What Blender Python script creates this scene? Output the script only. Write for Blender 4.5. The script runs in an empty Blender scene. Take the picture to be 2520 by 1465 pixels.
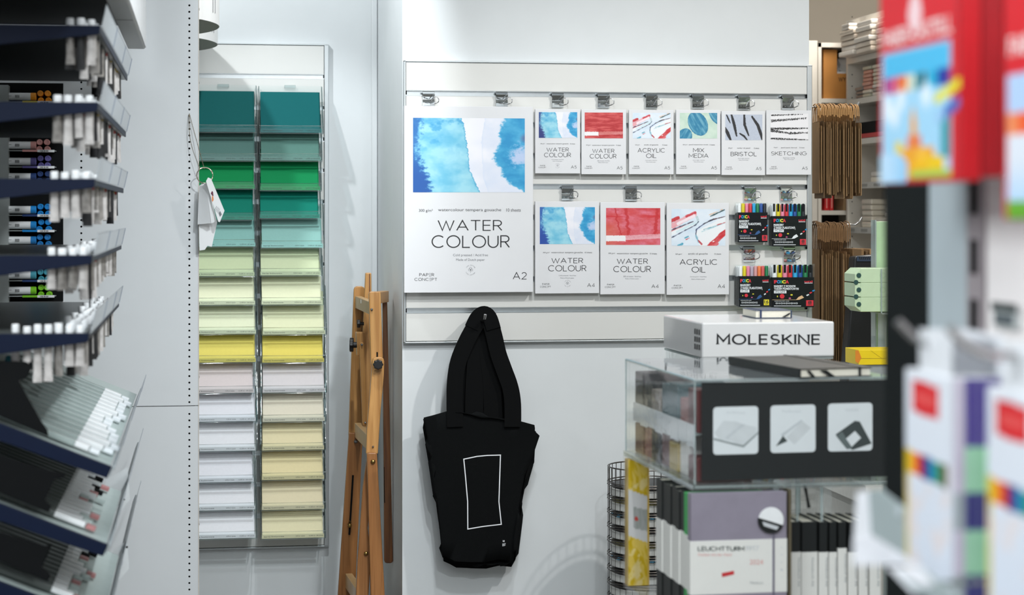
import bpy, bmesh, math, random
from mathutils import Vector, Matrix, noise
random.seed(7)
sc = bpy.context.scene
COL = sc.collection
F, HOR, CX, TH, EYE = 4850.0, 525.0, 1260.0, math.radians(8.91), 1.5
RAD = math.radians

# ---------------------------------------------------------------- measuring: a sight line met with a real plane
def ray(px, py):
    u, v = (px - CX) / F, (HOR - py) / F
    return Vector((math.sin(TH) + u * math.cos(TH), math.cos(TH) - u * math.sin(TH), v))
EYEV = Vector((0, 0, EYE))
def P(px, py, Y):
    d = ray(px, py); return EYEV + d * (Y / d.y)
def PX(px, py, X):
    d = ray(px, py); return EYEV + d * (X / d.x)
def PZ(px, py, z):
    d = ray(px, py); return EYEV + d * ((z - EYE) / d.z)
class Frame:
    """a local frame turned about the vertical; points are given in it"""
    def __init__(s, o, yaw):
        s.o, s.yaw = Vector(o), yaw
        s.m = Matrix.Rotation(yaw, 3, 'Z'); s.i = s.m.transposed()
    def P(s, px, py, yl):
        d = s.i @ ray(px, py); e = s.i @ (EYEV - s.o); return e + d * ((yl - e.y) / d.y)
    def PX(s, px, py, xl):
        d = s.i @ ray(px, py); e = s.i @ (EYEV - s.o); return e + d * ((xl - e.x) / d.x)
    def PZ(s, px, py, zl):
        d = s.i @ ray(px, py); e = s.i @ (EYEV - s.o); return e + d * ((zl - e.z) / d.z)
    def W(s, p): return s.o + s.m @ Vector(p)

# ---------------------------------------------------------------- materials
def lin(c):
    return tuple((x / 12.92 if x <= .04045 else ((x + .055) / 1.055) ** 2.4) for x in (v / 255. for v in c))
MATS = {}
def M(name, rgb, rough=.55, metal=0., var=.04, scale=40., bump=0., coat=0., spec=.5, emit=0., sx=1., sz=1.):
    if name in MATS: return MATS[name]
    m = bpy.data.materials.new(name); m.use_nodes = True
    nt = m.node_tree; b = nt.nodes['Principled BSDF']
    c = lin(rgb)
    b.inputs['Roughness'].default_value = rough; b.inputs['Metallic'].default_value = metal
    b.inputs['Specular IOR Level'].default_value = spec
    b.inputs['Coat Weight'].default_value = coat
    tc = nt.nodes.new('ShaderNodeTexCoord'); mp = nt.nodes.new('ShaderNodeMapping')
    mp.inputs['Scale'].default_value = (sx, sx, sz)
    nt.links.new(tc.outputs['Object'], mp.inputs['Vector'])
    n = nt.nodes.new('ShaderNodeTexNoise'); n.inputs['Scale'].default_value = scale; n.inputs['Detail'].default_value = 3
    nt.links.new(mp.outputs['Vector'], n.inputs['Vector'])
    r = nt.nodes.new('ShaderNodeValToRGB')
    r.color_ramp.elements[0].position = .3; r.color_ramp.elements[1].position = .7
    r.color_ramp.elements[0].color = tuple(x * (1 - var) for x in c) + (1,)
    r.color_ramp.elements[1].color = tuple(min(1, x * (1 + var)) for x in c) + (1,)
    nt.links.new(n.outputs['Fac'], r.inputs['Fac']); nt.links.new(r.outputs['Color'], b.inputs['Base Color'])
    if bump:
        bp = nt.nodes.new('ShaderNodeBump'); bp.inputs['Strength'].default_value = bump; bp.inputs['Distance'].default_value = .002
        nt.links.new(n.outputs['Fac'], bp.inputs['Height']); nt.links.new(bp.outputs['Normal'], b.inputs['Normal'])
    if emit:
        b.inputs['Emission Color'].default_value = c + (1,); b.inputs['Emission Strength'].default_value = emit
    MATS[name] = m; return m
def clear(name, tint=(254, 255, 255), rough=.03, ior=1.45, gain=1., body=0., bodycol=(220, 228, 228)):
    """thin clear plastic: what is behind shows, gloss by Fresnel"""
    if name in MATS: return MATS[name]
    m = bpy.data.materials.new(name); m.use_nodes = True; nt = m.node_tree; nt.nodes.clear()
    o = nt.nodes.new('ShaderNodeOutputMaterial'); t = nt.nodes.new('ShaderNodeBsdfTransparent'); g = nt.nodes.new('ShaderNodeBsdfGlossy')
    fr = nt.nodes.new('ShaderNodeFresnel'); ge = nt.nodes.new('ShaderNodeNewGeometry')
    io = nt.nodes.new('ShaderNodeMapRange'); io.inputs['To Min'].default_value = ior; io.inputs['To Max'].default_value = 1 / ior
    nt.links.new(ge.outputs['Backfacing'], io.inputs['Value']); nt.links.new(io.outputs['Result'], fr.inputs['IOR'])
    mx = nt.nodes.new('ShaderNodeMixShader'); t.inputs['Color'].default_value = lin(tint) + (1,)
    g.inputs['Roughness'].default_value = rough
    mu = nt.nodes.new('ShaderNodeMath'); mu.operation = 'MULTIPLY'; mu.inputs[1].default_value = gain
    nz = nt.nodes.new('ShaderNodeTexNoise'); nz.inputs['Scale'].default_value = 9.
    bp = nt.nodes.new('ShaderNodeBump'); bp.inputs['Strength'].default_value = .05; bp.inputs['Distance'].default_value = .01
    nt.links.new(nz.outputs['Fac'], bp.inputs['Height']); nt.links.new(bp.outputs['Normal'], g.inputs['Normal'])
    nt.links.new(fr.outputs['Fac'], mu.inputs[0]); nt.links.new(mu.outputs[0], mx.inputs['Fac'])
    nt.links.new(t.outputs[0], mx.inputs[1]); nt.links.new(g.outputs[0], mx.inputs[2])
    out = mx
    if body:
        d = nt.nodes.new('ShaderNodeBsdfDiffuse'); d.inputs['Color'].default_value = lin(bodycol) + (1,)
        m2 = nt.nodes.new('ShaderNodeMixShader'); m2.inputs['Fac'].default_value = body
        nt.links.new(mx.outputs[0], m2.inputs[1]); nt.links.new(d.outputs[0], m2.inputs[2]); out = m2
    nt.links.new(out.outputs[0], o.inputs['Surface']); MATS[name] = m; return m
def wood(name, c1, c2, rough=.45):
    if name in MATS: return MATS[name]
    m = M(name, c1, rough, var=.0, coat=.15); nt = m.node_tree
    mp = [n for n in nt.nodes if n.type == 'MAPPING'][0]; mp.inputs['Scale'].default_value = (60, 60, 2.2)
    nz = [n for n in nt.nodes if n.type == 'TEX_NOISE'][0]; nz.inputs['Scale'].default_value = 1.6; nz.inputs['Distortion'].default_value = 1.2
    r = [n for n in nt.nodes if n.type == 'VALTORGB'][0]
    r.color_ramp.elements[0].color = lin(c1) + (1,); r.color_ramp.elements[1].color = lin(c2) + (1,)
    return m
def printed():
    if 'printed_card' in MATS: return MATS['printed_card']
    m = M('printed_card', (255, 255, 255), .5); nt = m.node_tree
    a = nt.nodes.new('ShaderNodeAttribute'); a.attribute_name = 'Col'
    b = nt.nodes['Principled BSDF']
    mx = nt.nodes.new('ShaderNodeMix'); mx.data_type = 'RGBA'; mx.blend_type = 'MULTIPLY'; mx.inputs['Factor'].default_value = .15
    r = [n for n in nt.nodes if n.type == 'VALTORGB'][0]
    nt.links.new(a.outputs['Color'], mx.inputs[6]); nt.links.new(r.outputs['Color'], mx.inputs[7]); nt.links.new(mx.outputs[2], b.inputs['Base Color'])
    return m

# ---------------------------------------------------------------- mesh builder
def basis(d):
    d = d.normalized(); a = Vector((0, 0, 1)) if abs(d.z) < .9 else Vector((1, 0, 0))
    x = d.cross(a).normalized(); return x, x.cross(d).normalized(), d
class MB:
    def __init__(s): s.v, s.f = [], []
    def add(s, vs, fs):
        b = len(s.v); s.v += [Vector(p) for p in vs]; s.f += [tuple(i + b for i in f) for f in fs]; return s
    def box(s, x0, x1, y0, y1, z0, z1):
        x0, x1 = min(x0, x1), max(x0, x1); y0, y1 = min(y0, y1), max(y0, y1); z0, z1 = min(z0, z1), max(z0, z1)
        return s.add([(x0, y0, z0), (x1, y0, z0), (x1, y1, z0), (x0, y1, z0), (x0, y0, z1), (x1, y0, z1), (x1, y1, z1), (x0, y1, z1)],
                     [(0, 3, 2, 1), (4, 5, 6, 7), (0, 1, 5, 4), (1, 2, 6, 5), (2, 3, 7, 6), (3, 0, 4, 7)])
    def par(s, o, a, b, c):
        """a box from a corner and three edge vectors"""
        o, a, b, c = map(Vector, (o, a, b, c))
        fs = [(0, 3, 2, 1), (4, 5, 6, 7), (0, 1, 5, 4), (1, 2, 6, 5), (2, 3, 7, 6), (3, 0, 4, 7)]
        if a.cross(b).dot(c) < 0: fs = [f[::-1] for f in fs]
        return s.add([o, o + a, o + a + b, o + b, o + c, o + a + c, o + a + b + c, o + b + c], fs)
    def prism(s, pts, vec):
        pts = [Vector(p) for p in pts]; vec = Vector(vec); n = len(pts)
        nrm = Vector((0, 0, 0))
        for i in range(n): nrm += (pts[i] - pts[0]).cross(pts[(i + 1) % n] - pts[0])
        if nrm.dot(vec) > 0: pts = pts[::-1]
        fs = [tuple(range(n)), tuple(range(2 * n - 1, n - 1, -1))]
        fs += [(i, i + n, (i + 1) % n + n, (i + 1) % n) for i in range(n)]
        return s.add(pts + [p + vec for p in pts], fs)
    def tube(s, path, r, n=8, closed=False):
        path = [Vector(p) for p in path]; k = len(path); rs = r if isinstance(r, (list, tuple)) else [r] * k
        vs, fs = [], []; px = None
        for i, p in enumerate(path):
            if closed: d = path[(i + 1) % k] - path[i - 1]
            else: d = path[min(i + 1, k - 1)] - path[max(i - 1, 0)]
            d.normalize()
            if px is None: x, y, _ = basis(d)
            else:
                x = px - d * px.dot(d)
                if x.length < 1e-6: x, y, _ = basis(d)
                x.normalize(); y = d.cross(x)
            px = x
            for j in range(n):
                a = 2 * math.pi * j / n; vs.append(p + (x * math.cos(a) + y * math.sin(a)) * rs[i])
        for i in range(k if closed else k - 1):
            for j in range(n):
                i2 = (i + 1) % k
                fs.append((i * n + j, i * n + (j + 1) % n, i2 * n + (j + 1) % n, i2 * n + j))
        if not closed: fs += [tuple(range(n))[::-1], tuple((k - 1) * n + j for j in range(n))]
        return s.add(vs, fs)
    def lathe(s, o, axis, prof, n=16):
        """prof: (radius, distance along the axis)"""
        o = Vector(o); x, y, d = basis(Vector(axis)); vs, fs = [], []; k = len(prof)
        for (r, h) in prof:
            for j in range(n):
                a = 2 * math.pi * j / n; vs.append(o + d * h + (x * math.cos(a) + y * math.sin(a)) * max(r, 1e-5))
        for i in range(k - 1):
            for j in range(n): fs.append((i * n + j, (i + 1) * n + j, (i + 1) * n + (j + 1) % n, i * n + (j + 1) % n))
        fs += [tuple(range(n)), tuple((k - 1) * n + j for j in range(n))[::-1]]
        return s.add(vs, fs)
    def poly(s, pts): return s.add(pts, [tuple(range(len(pts)))])
    def build(s, name, mat, parent=None, bevel=0., smooth=False, seg=2, cols=None, kind=None, label=None, fix=True):
        o = Vector((0, 0, 0)); q = parent
        while q is not None:
            if not q.get('_local'): o += q.location
            q = q.parent
        me = bpy.data.meshes.new(name)
        me.from_pydata([p - o for p in s.v], [], s.f); me.update()
        if cols is not None:
            at = me.color_attributes.new('Col', 'FLOAT_COLOR', 'POINT')
            flat = [];
            for c in cols: flat += [c[0], c[1], c[2], 1.]
            at.data.foreach_set('color', flat)
        if mat is not None: me.materials.append(mat)
        if smooth:
            me.polygons.foreach_set('use_smooth', [True] * len(me.polygons))
            me.set_sharp_from_angle(angle=RAD(40))
        ob = bpy.data.objects.new(name, me); COL.objects.link(ob)
        if parent is not None: ob.parent = parent
        if bevel:
            b = ob.modifiers.new('Bevel', 'BEVEL'); b.width = bevel; b.segments = seg; b.limit_method = 'ANGLE'; b.angle_limit = RAD(50)
        if kind: ob['kind'] = kind
        if label: ob['label'] = label
        return ob
def thing(name, label, cat, loc=(0, 0, 0), group=None, frame=None):
    o = bpy.data.objects.new(name, None); COL.objects.link(o); o.empty_display_size = .05
    if frame is not None:
        o.location = frame.o; o.rotation_euler = (0, 0, frame.yaw); o['_local'] = 1
    else: o.location = loc
    o['label'] = label; o['category'] = cat
    if group: o['group'] = group
    return o
def tag(o, label, cat, group=None, kind=None):
    o['label'] = label; o['category'] = cat
    if group: o['group'] = group
    if kind: o['kind'] = kind
    return o
def struct(mb, name, mat, bevel=0.):
    o = mb.build(name, mat, bevel=bevel); o['kind'] = 'structure'; o['label'] = name.replace('_', ' '); o['category'] = 'room'; return o
def kids(o): return KID.get(o.name, list(o.children))
KID = {}
def dup(root, d=(0, 0, 0), label=None, group=None, rot=None, matmap=None):
    def cp(o, par):
        c = o.copy(); COL.objects.link(c); c.parent = par
        if matmap and c.type == 'MESH' and c.data.materials and c.data.materials[0].name in matmap:
            c.data = o.data.copy(); c.data.materials[0] = matmap[o.data.materials[0].name]
        for ch in list(o.children): cp(ch, c)
        return c
    c = cp(root, None); c.location = root.location + Vector(d)
    if rot is not None: c.rotation_euler = rot
    if label: c['label'] = label
    if group: c['group'] = group
    return c

# ---------------------------------------------------------------- lettering
def arc(cx, cy, rx, ry, a0, a1, n=14):
    return [(cx + rx * math.cos(RAD(a0 + (a1 - a0) * i / n)), cy + ry * math.sin(RAD(a0 + (a1 - a0) * i / n))) for i in range(n + 1)]
G = {
 'A': (.9, [[(0, 0), (.45, 1), (.9, 0)], [(.16, .33), (.74, .33)]]),
 'B': (.66, [[(0, 0), (0, 1), (.36, 1)] + arc(.36, .765, .235, .235, 90, -90) + [(0, .53)], [(.36, .53)] + arc(.39, .265, .265, .265, 90, -90) + [(0, 0)]]),
 'C': (.93, [arc(.5, .5, .5, .5, 45, 315, 26)]),
 'D': (.82, [[(0, 0), (0, 1), (.32, 1)] + arc(.32, .5, .5, .5, 90, -90) + [(0, 0)]]),
 'E': (.6, [[(.6, 1), (0, 1), (0, 0), (.6, 0)], [(0, .52), (.55, .52)]]),
 'F': (.56, [[(.56, 1), (0, 1), (0, 0)], [(0, .5), (.5, .5)]]),
 'G': (.98, [arc(.5, .5, .5, .5, 45, 360, 28) + [(.55, .5)]]),
 'H': (.76, [[(0, 0), (0, 1)], [(.76, 0), (.76, 1)], [(0, .5), (.76, .5)]]),
 'I': (.0, [[(0, 0), (0, 1)]]),
 'K': (.7, [[(0, 0), (0, 1)], [(.68, 1), (0, .38)], [(.25, .6), (.72, 0)]]),
 'L': (.56, [[(0, 1), (0, 0), (.56, 0)]]),
 'M': (.92, [[(0, 0), (0, 1), (.46, .3), (.92, 1), (.92, 0)]]),
 'N': (.78, [[(0, 0), (0, 1), (.78, 0), (.78, 1)]]),
 'O': (1., [arc(.5, .5, .5, .5, 90, 450, 32)]),
 'P': (.6, [[(0, 0), (0, 1), (.35, 1)] + arc(.35, .74, .26, .26, 90, -90) + [(0, .48)]]),
 'R': (.64, [[(0, 0), (0, 1), (.37, 1)] + arc(.37, .74, .26, .26, 90, -90) + [(0, .48)], [(.33, .48), (.66, 0)]]),
 'S': (.66, [arc(.33, .745, .29, .255, 35, 270, 14) + arc(.33, .25, .32, .245, 88, -145, 14)]),
 'T': (.76, [[(0, 1), (.76, 1)], [(.38, 1), (.38, 0)]]),
 'U': (.76, [[(0, 1), (0, .38)] + arc(.38, .38, .38, .38, 180, 360) + [(.76, 1)]]),
 'V': (.86, [[(0, 1), (.43, 0), (.86, 1)]]),
 'W': (1.25, [[(0, 1), (.33, 0), (.625, .93), (.92, 0), (1.25, 1)]]),
 'X': (.76, [[(0, 0), (.76, 1)], [(0, 1), (.76, 0)]]),
 'Y': (.8, [[(0, 1), (.4, .46), (.8, 1)], [(.4, .46), (.4, 0)]]),
 'Z': (.66, [[(0, 1), (.66, 1), (0, 0), (.66, 0)]]),
 '0': (.7, [arc(.35, .5, .35, .5, 90, 450, 26)]),
 '1': (.25, [[(0, .8), (.25, 1), (.25, 0)]]),
 '2': (.6, [arc(.3, .71, .29, .29, 165, -35, 14) + [(0, 0), (.62, 0)]]),
 '3': (.6, [arc(.28, .76, .25, .24, 150, -80, 12), arc(.28, .27, .29, .27, 85, -150, 14)]),
 '4': (.66, [[(.5, 0), (.5, 1), (0, .27), (.68, .27)]]),
 '5': (.6, [[(.56, 1), (.1, 1), (.06, .55)] + arc(.29, .32, .3, .32, 135, -145, 16)]),
 '7': (.6, [[(0, 1), (.6, 1), (.2, 0)]]),
 '9': (.6, [arc(.3, .7, .29, .29, 0, 360, 20), [(.59, .7), (.3, 0)]]),
 '8': (.6, [arc(.3, .75, .24, .25, 0, 360, 18), arc(.3, .26, .3, .26, 0, 360, 18)]),
 '6': (.6, [arc(.3, .3, .29, .29, 0, 360, 20), [(.02, .34), (.36, 1)]]),
 '-': (.4, [[(0, .5), (.4, .5)]]), ' ': (.3, []),
 '=': (.5, [[(0, 1), (.5, 1)], [(0, .5), (.5, .5)], [(0, 0), (.5, 0)]]),
}
def ribbon(pl, w):
    pts = [Vector((p[0], p[1])) for p in pl]; pts = [p for i, p in enumerate(pts) if i == 0 or (p - pts[i - 1]).length > 1e-6]; n = len(pts)
    closed = (pts[0] - pts[-1]).length < 1e-6 and n > 3
    if closed: pts = pts[:-1]; n -= 1
    L, R = [], []
    for i in range(n):
        a = pts[i - 1] if (i > 0 or closed) else None; c = pts[(i + 1) % n] if (i < n - 1 or closed) else None
        d1 = (pts[i] - a).normalized() if a is not None else None; d2 = (c - pts[i]).normalized() if c is not None else None
        if d1 is None: d1 = d2
        if d2 is None: d2 = d1
        t = d1 + d2
        if t.length < 1e-4: t = Vector((d1.y, -d1.x))
        t.normalize(); nr = Vector((-t.y, t.x)); k = nr.dot(Vector((-d1.y, d1.x))); k = max(k, .42)
        L.append(pts[i] + nr * (w / 2 / k)); R.append(pts[i] - nr * (w / 2 / k))
    vs = L + R; fs = [(i, (i + 1) % n, n + (i + 1) % n, n + i) for i in range(n if closed else n - 1)]
    return vs, fs
def stroke_text(s, weight=.1, gap=.22, serif=0.):
    vs, fs = [], []; x = 0.
    for ch in s:
        w, pls = G[ch]
        for pl in pls:
            v, f = ribbon([(p[0] + x, p[1]) for p in pl], weight)
            b = len(vs); vs += v; fs += [tuple(i + b for i in q) for q in f]
            if serif and ch not in 'OCS':
                for e, o in ((pl[0], pl[1]), (pl[-1], pl[-2])):
                    if abs(e[0] - o[0]) > .5 * abs(e[1] - o[1]) + .2:      # a level arm: an upright foot at its end
                        sg = [(e[0] + x, e[1] - (serif if e[1] > .4 else -serif * .1)), (e[0] + x, e[1] + (serif if e[1] < .4 else serif * .1))]
                        if ch in 'EL' and e[0] > .3: v, f = ribbon(sg, .05)
                        else: continue
                    elif e[1] < .02 or e[1] > .98: v, f = ribbon([(e[0] + x - serif, e[1]), (e[0] + x + serif, e[1])], .07)
                    else: continue
                    b = len(vs); vs += v; fs += [tuple(i + b for i in q) for q in f]
        x += w + gap
    return [(p[0], p[1]) for p in vs], fs
FONT = {}
def font_text(s, bold=0.):
    if (s, bold) in FONT: return FONT[(s, bold)]
    cu = bpy.data.curves.new('t', 'FONT'); cu.body = s; cu.offset = bold; cu.resolution_u = 3
    ob = bpy.data.objects.new('t', cu); COL.objects.link(ob)
    dg = bpy.context.evaluated_depsgraph_get(); ev = ob.evaluated_get(dg); me = ev.to_mesh()
    vs = [(v.co.x, v.co.y) for v in me.vertices]; fs = [tuple(p.vertices) for p in me.polygons]
    ev.to_mesh_clear(); bpy.data.objects.remove(ob); bpy.data.curves.remove(cu)
    FONT[(s, bold)] = (vs, fs); return vs, fs
def put2d(mb, t, o, ex, ez):
    """lay flat lettering t into the box that starts at o with edges ex (width) and ez (height)"""
    vs, fs = t
    x0 = min(v[0] for v in vs); x1 = max(v[0] for v in vs); y0 = min(v[1] for v in vs); y1 = max(v[1] for v in vs)
    o, ex, ez = map(Vector, (o, ex, ez))
    pts = [o + ex * ((v[0] - x0) / max(x1 - x0, 1e-6)) + ez * ((v[1] - y0) / max(y1 - y0, 1e-6)) for v in vs]
    want = ex.cross(ez)
    if fs:
        a = pts[fs[0][0]]; nn = Vector((0, 0, 0))
        for i in range(1, len(fs[0]) - 1): nn += (pts[fs[0][i]] - a).cross(pts[fs[0][i + 1]] - a)
        if nn.dot(want) < 0: fs = [f[::-1] for f in fs]
    mb.add(pts, fs)
def text_px(mb, t, x0, y0, x1, y1, Y, fr=None):
    """lettering t over the photograph's box x0..x1, y0..y1 on the plane y = Y"""
    p = fr.P if fr else P
    a, b, c = p(x0, y1, Y), p(x1, y1, Y), p(x0, y0, Y)
    put2d(mb, t, a, b - a, c - a)
def quad_px(mb, x0, y0, x1, y1, Y, fr=None):
    p = fr.P if fr else P
    mb.poly([p(x0, y1, Y), p(x1, y1, Y), p(x1, y0, Y), p(x0, y0, Y)])
def poly_px(mb, pts, Y, fr=None):
    p = fr.P if fr else P
    q = [p(x, y, Y) for x, y in pts]
    n = Vector((0, 0, 0))
    for i in range(1, len(q) - 1): n += (q[i] - q[0]).cross(q[i + 1] - q[0])
    if n.y > 0: q = q[::-1]
    mb.poly(q)
def painted(name, o, ex, ez, nx, ny, fn, parent, mat=None):
    """a printed picture: a fine grid whose points carry the ink; fn(u, v) gives sRGB 0..255, v runs down"""
    o, ex, ez = map(Vector, (o, ex, ez)); mb = MB(); vs = []; cols = []
    for j in range(ny + 1):
        for i in range(nx + 1):
            u, v = i / nx, j / ny
            vs.append(o + ex * u + ez * (1 - v)); c = fn(u, v); cols.append(lin([max(0, min(255, k)) for k in c]))
    fs = [(j * (nx + 1) + i, (j + 1) * (nx + 1) + i, (j + 1) * (nx + 1) + i + 1, j * (nx + 1) + i + 1) for j in range(ny) for i in range(nx)]
    mb.add(vs, fs)
    return mb.build(name, mat or printed(), parent, cols=cols)
def painted_px(name, x0, y0, x1, y1, Y, fn, parent, nx, ny, fr=None):
    p = fr.P if fr else P
    a, b, c = p(x0, y1, Y), p(x1, y1, Y), p(x0, y0, Y)
    return painted(name, a, b - a, c - a, nx, ny, fn, parent)
# ---------------------------------------------------------------- pictures
def fb(x, y, z=0., o=4): return noise.fractal(Vector((x, y, z)), .9, 2., o)
def mixc(a, b, t):
    t = max(0., min(1., t)); return tuple(a[i] + (b[i] - a[i]) * t for i in range(3))
def sst(a, b, x):
    t = max(0., min(1., (x - a) / (b - a))) if a != b else float(x > a); return t * t * (3 - 2 * t)
def lerp_tab(tab, x):
    for (a, p), (b, q) in zip(tab, tab[1:]):
        if x <= b: return p + (q - p) * max(0, (x - a)) / (b - a)
    return tab[-1][1]
def wash(seed=0., dark=(18, 84, 162), sharp=60.):
    def f(u, v):
        n1 = fb(u * 5 + seed, v * 5, 1.); n2 = fb(u * 26 + seed, v * 26, 5.); n3 = fb(u * 2.5, v * 2.5 + seed, 9.)
        xb = lerp_tab([(0, .43), (.1, .455), (.3, .475), (.5, .495), (.68, .5), (.75, .525), (.9, .565), (1, .6)], v) + n2 * .012
        white = mixc((222, 226, 238), (236, 236, 243), .5 + n3)
        if u < xb:
            c = mixc((156, 212, 228), (105, 186, 216), .35 + n1 * .9)
            c = mixc(c, (60, 152, 204), sst(.45, .0, v) * sst(.45, .05, u) * (.55 + n1))
            c = mixc(c, (38, 140, 198), sst(.15, .6, fb(u * 7 + 3, v * 7, 2)) * .6 * sst(.6, .1, v))
            dl = .035 + .115 * sst(.42, .95, v) + .03 * sst(.4, 0., v) + n2 * .045
            c = mixc(c, dark, sst(dl + .035, dl - .03, u) * (.75 + .25 * sst(.3, .8, v)))
            return mixc(c, (40, 140, 190), .5 * sst(.018, .002, xb - u))
        xr = lerp_tab([(0, .81), (.12, .78), (.2, .755), (.3, .775), (.42, .74), (.52, .715), (.6, .725), (.68, .775), (.78, .8), (.9, .87), (1, .99)], v) + n2 * .025 + n1 * .02
        mid = lerp_tab([(0, .64), (.3, .61), (.55, .615), (.8, .625), (1, .67)], v) + n2 * .006
        c = white
        if u > mid: c = mixc(white, (205, 216, 236), .55 + n1 * .4 - .25 * sst(0, .02, u - mid))
        k = sst(-.012, .03, u - xr)
        if k > 0:
            b = mixc((26, 142, 196), (76, 172, 214), .4 + n1 * 1.1)
            hx, hy = (u - .985 + n2 * .02) / .125, (v - .5 + n1 * .06) / .145
            b = mixc(b, mixc((198, 206, 234), (150, 186, 224), .5 + n1), .92 * sst(1.25, .6, math.hypot(hx, hy) + n2 * .55))
            b = mixc(b, (90, 60, 110), .55 * sst(.06, .0, math.hypot(u - 1., (v - .27) * .7)))
            c = mixc(c, b, k)
        return c
    return f
def redwash(mode):
    def f(u, v):
        n1 = fb(u * 3, v * 11, 3.); n2 = fb(u * 30, v * 30, 4.); n3 = fb(u * 4 + 7, v * 5, 8.)
        if mode == 0:
            c = mixc((176, 36, 42), (212, 92, 90), .3 + n1 * 1.1 + .25 * sst(.5, 0, v))
        else:
            c = mixc((206, 70, 74), (218, 118, 138), .35 + n3 * .9 + .3 * sst(.3, .7, u) * sst(.2, .6, v))
            c = mixc(c, (206, 96, 70), .6 * sst(.4, .05, u) * sst(.25, .6, v))
            for (a, b, w0) in ((.36, .44, .035), (.95, .88, .04), (.16, .3, .02)):
                xx = a + (b - a) * v + n1 * .03; c = mixc(c, (190, 34, 40), .8 * sst(w0, w0 * .4, abs(u - xx)) * sst(.8, .7, v))
            c = mixc(c, (198, 30, 38), .7 * sst(.06, .02, abs(v - .22 - n1 * .08)) * sst(.02, .3, abs(u - .5)))
            c = mixc(c, (188, 36, 44), .6 * sst(.12, .02, v) * sst(.5, .9, u + n3))
        yb = .745 - (.07 if mode else .03) * max(0, u - .35) + n2 * .01
        bw = .155
        if yb < v < yb + bw - .03 * (u > .36):
            if u < .36 + n2 * .01: return (236, 234, 236)
            c = mixc((222, 150, 158) if mode else (206, 112, 108), (230, 180, 190), .4 * (mode) + n1 * .6)
        return mixc(c, (160, 30, 60), .2 * n2)
    return f
def seg_d(u, v, a, b, asp=1.55):
    ax, ay, bx, by = a[0] * asp, a[1], b[0] * asp, b[1]; x, y = u * asp, v
    dx, dy = bx - ax, by - ay; t = ((x - ax) * dx + (y - ay) * dy) / (dx * dx + dy * dy); t = max(0., min(1., t))
    return math.hypot(x - ax - dx * t, y - ay - dy * t), t
STK = [  # acrylic strokes: a, b, half width, colour
 ((-.05, .36), (.12, .24), .05, (190, 36, 44)), ((-.05, .48), (.33, .2), .05, (196, 60, 66)), ((.02, .46), (.42, .14), .075, (228, 160, 168)),
 ((.28, .2), (.44, .1), .035, (196, 50, 60)), ((.12, .4), (.42, .18), .04, (240, 222, 228)), ((.47, .22), (.49, .3), .035, (180, 200, 206)),
 ((-.05, .64), (.34, .42), .02, (190, 60, 66)), ((-.05, .6), (.4, .34), .012, (40, 36, 60)), ((-.05, .7), (.42, .4), .05, (232, 236, 240)),
 ((-.05, .82), (.44, .44), .014, (44, 50, 80)), ((.44, .44), (.5, .34), .014, (60, 80, 100)), ((.1, .62), (.46, .36), .03, (200, 224, 232)),
 ((.72, .2), (.98, .02), .018, (36, 64, 66)), ((.7, .16), (.95, .0), .012, (222, 180, 150)),
 ((.6, .86), (1.05, .5), .17, (234, 236, 240)), ((.52, .66), (1.02, .3), .1, (232, 236, 240)),
 ((.46, .56), (.6, .4), .016, (34, 46, 90)), ((.6, .4), (.78, .28), .016, (30, 34, 52)), ((.78, .28), (1.05, .18), .014, (60, 30, 40)),
 ((.46, .56), (.45, .72), .018, (24, 34, 70)), ((.45, .72), (.5, .9), .022, (120, 170, 190)), ((.5, .86), (.56, .96), .02, (180, 50, 60)),
 ((.56, .62), (1.02, .36), .012, (150, 196, 206)), ((.6, .56), (.9, .42), .01, (90, 150, 165)), ((.84, .44), (1.05, .34), .012, (190, 60, 60)),
 ((.7, 1.02), (.98, .66), .07, (198, 40, 46)), ((.9, .72), (1.05, .58), .06, (196, 36, 44)), ((.76, 1.02), (.84, .94), .05, (210, 70, 76)), ((.77, .89), (.79, .88), .02, (236, 232, 236)),
 ((.25, .79), (.31, .75), .022, (70, 150, 175)), ((.27, .83), (.33, .79), .014, (200, 70, 76)), ((.12, .99), (.2, .95), .028, (60, 150, 180)),
]
def acrylic(u, v):
    c = mixc((206, 222, 236), (222, 231, 241), .5 + fb(u * 3, v * 3, 2))
    w = fb(u * 12, v * 12, 6) * .012
    for a, b, h, col in STK:
        d, t = seg_d(u, v, a, b)
        k = sst(h + .006, h - .008, d + w)
        if k > 0: c = mixc(c, mixc(col, (236, 238, 242), .25 * (.5 + fb(u * 40 + v * 30, v * 6 - u * 5, h * 9))), k)
    return c
def leaves(u, v):
    c = mixc((188, 212, 196), (204, 222, 208), .5 + fb(u * 4, v * 4, 2))
    def ell(cx, cy, rx, ry, a):
        x, y = (u - cx) * 1.45, v - cy; ca, sa = math.cos(a), math.sin(a); X, Y = x * ca + y * sa, -x * sa + y * ca
        return math.hypot(X / rx, Y / ry), X, Y
    for cx, cy, rx, ry, a in ((.485, .42, .36, .5, -.5), (.1, 1.0, .3, .42, .5), (1.06, .02, .38, .5, -.6)):
        d, X, Y = ell(cx, cy, rx, ry, a)
        if d < 1: c = mixc(mixc((36, 122, 160), (104, 166, 190), .35 + 1.3 * fb(X * 9, Y * 2.2, 4)), (24, 104, 146), .4 * sst(.9, 1, d))
    return c
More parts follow.
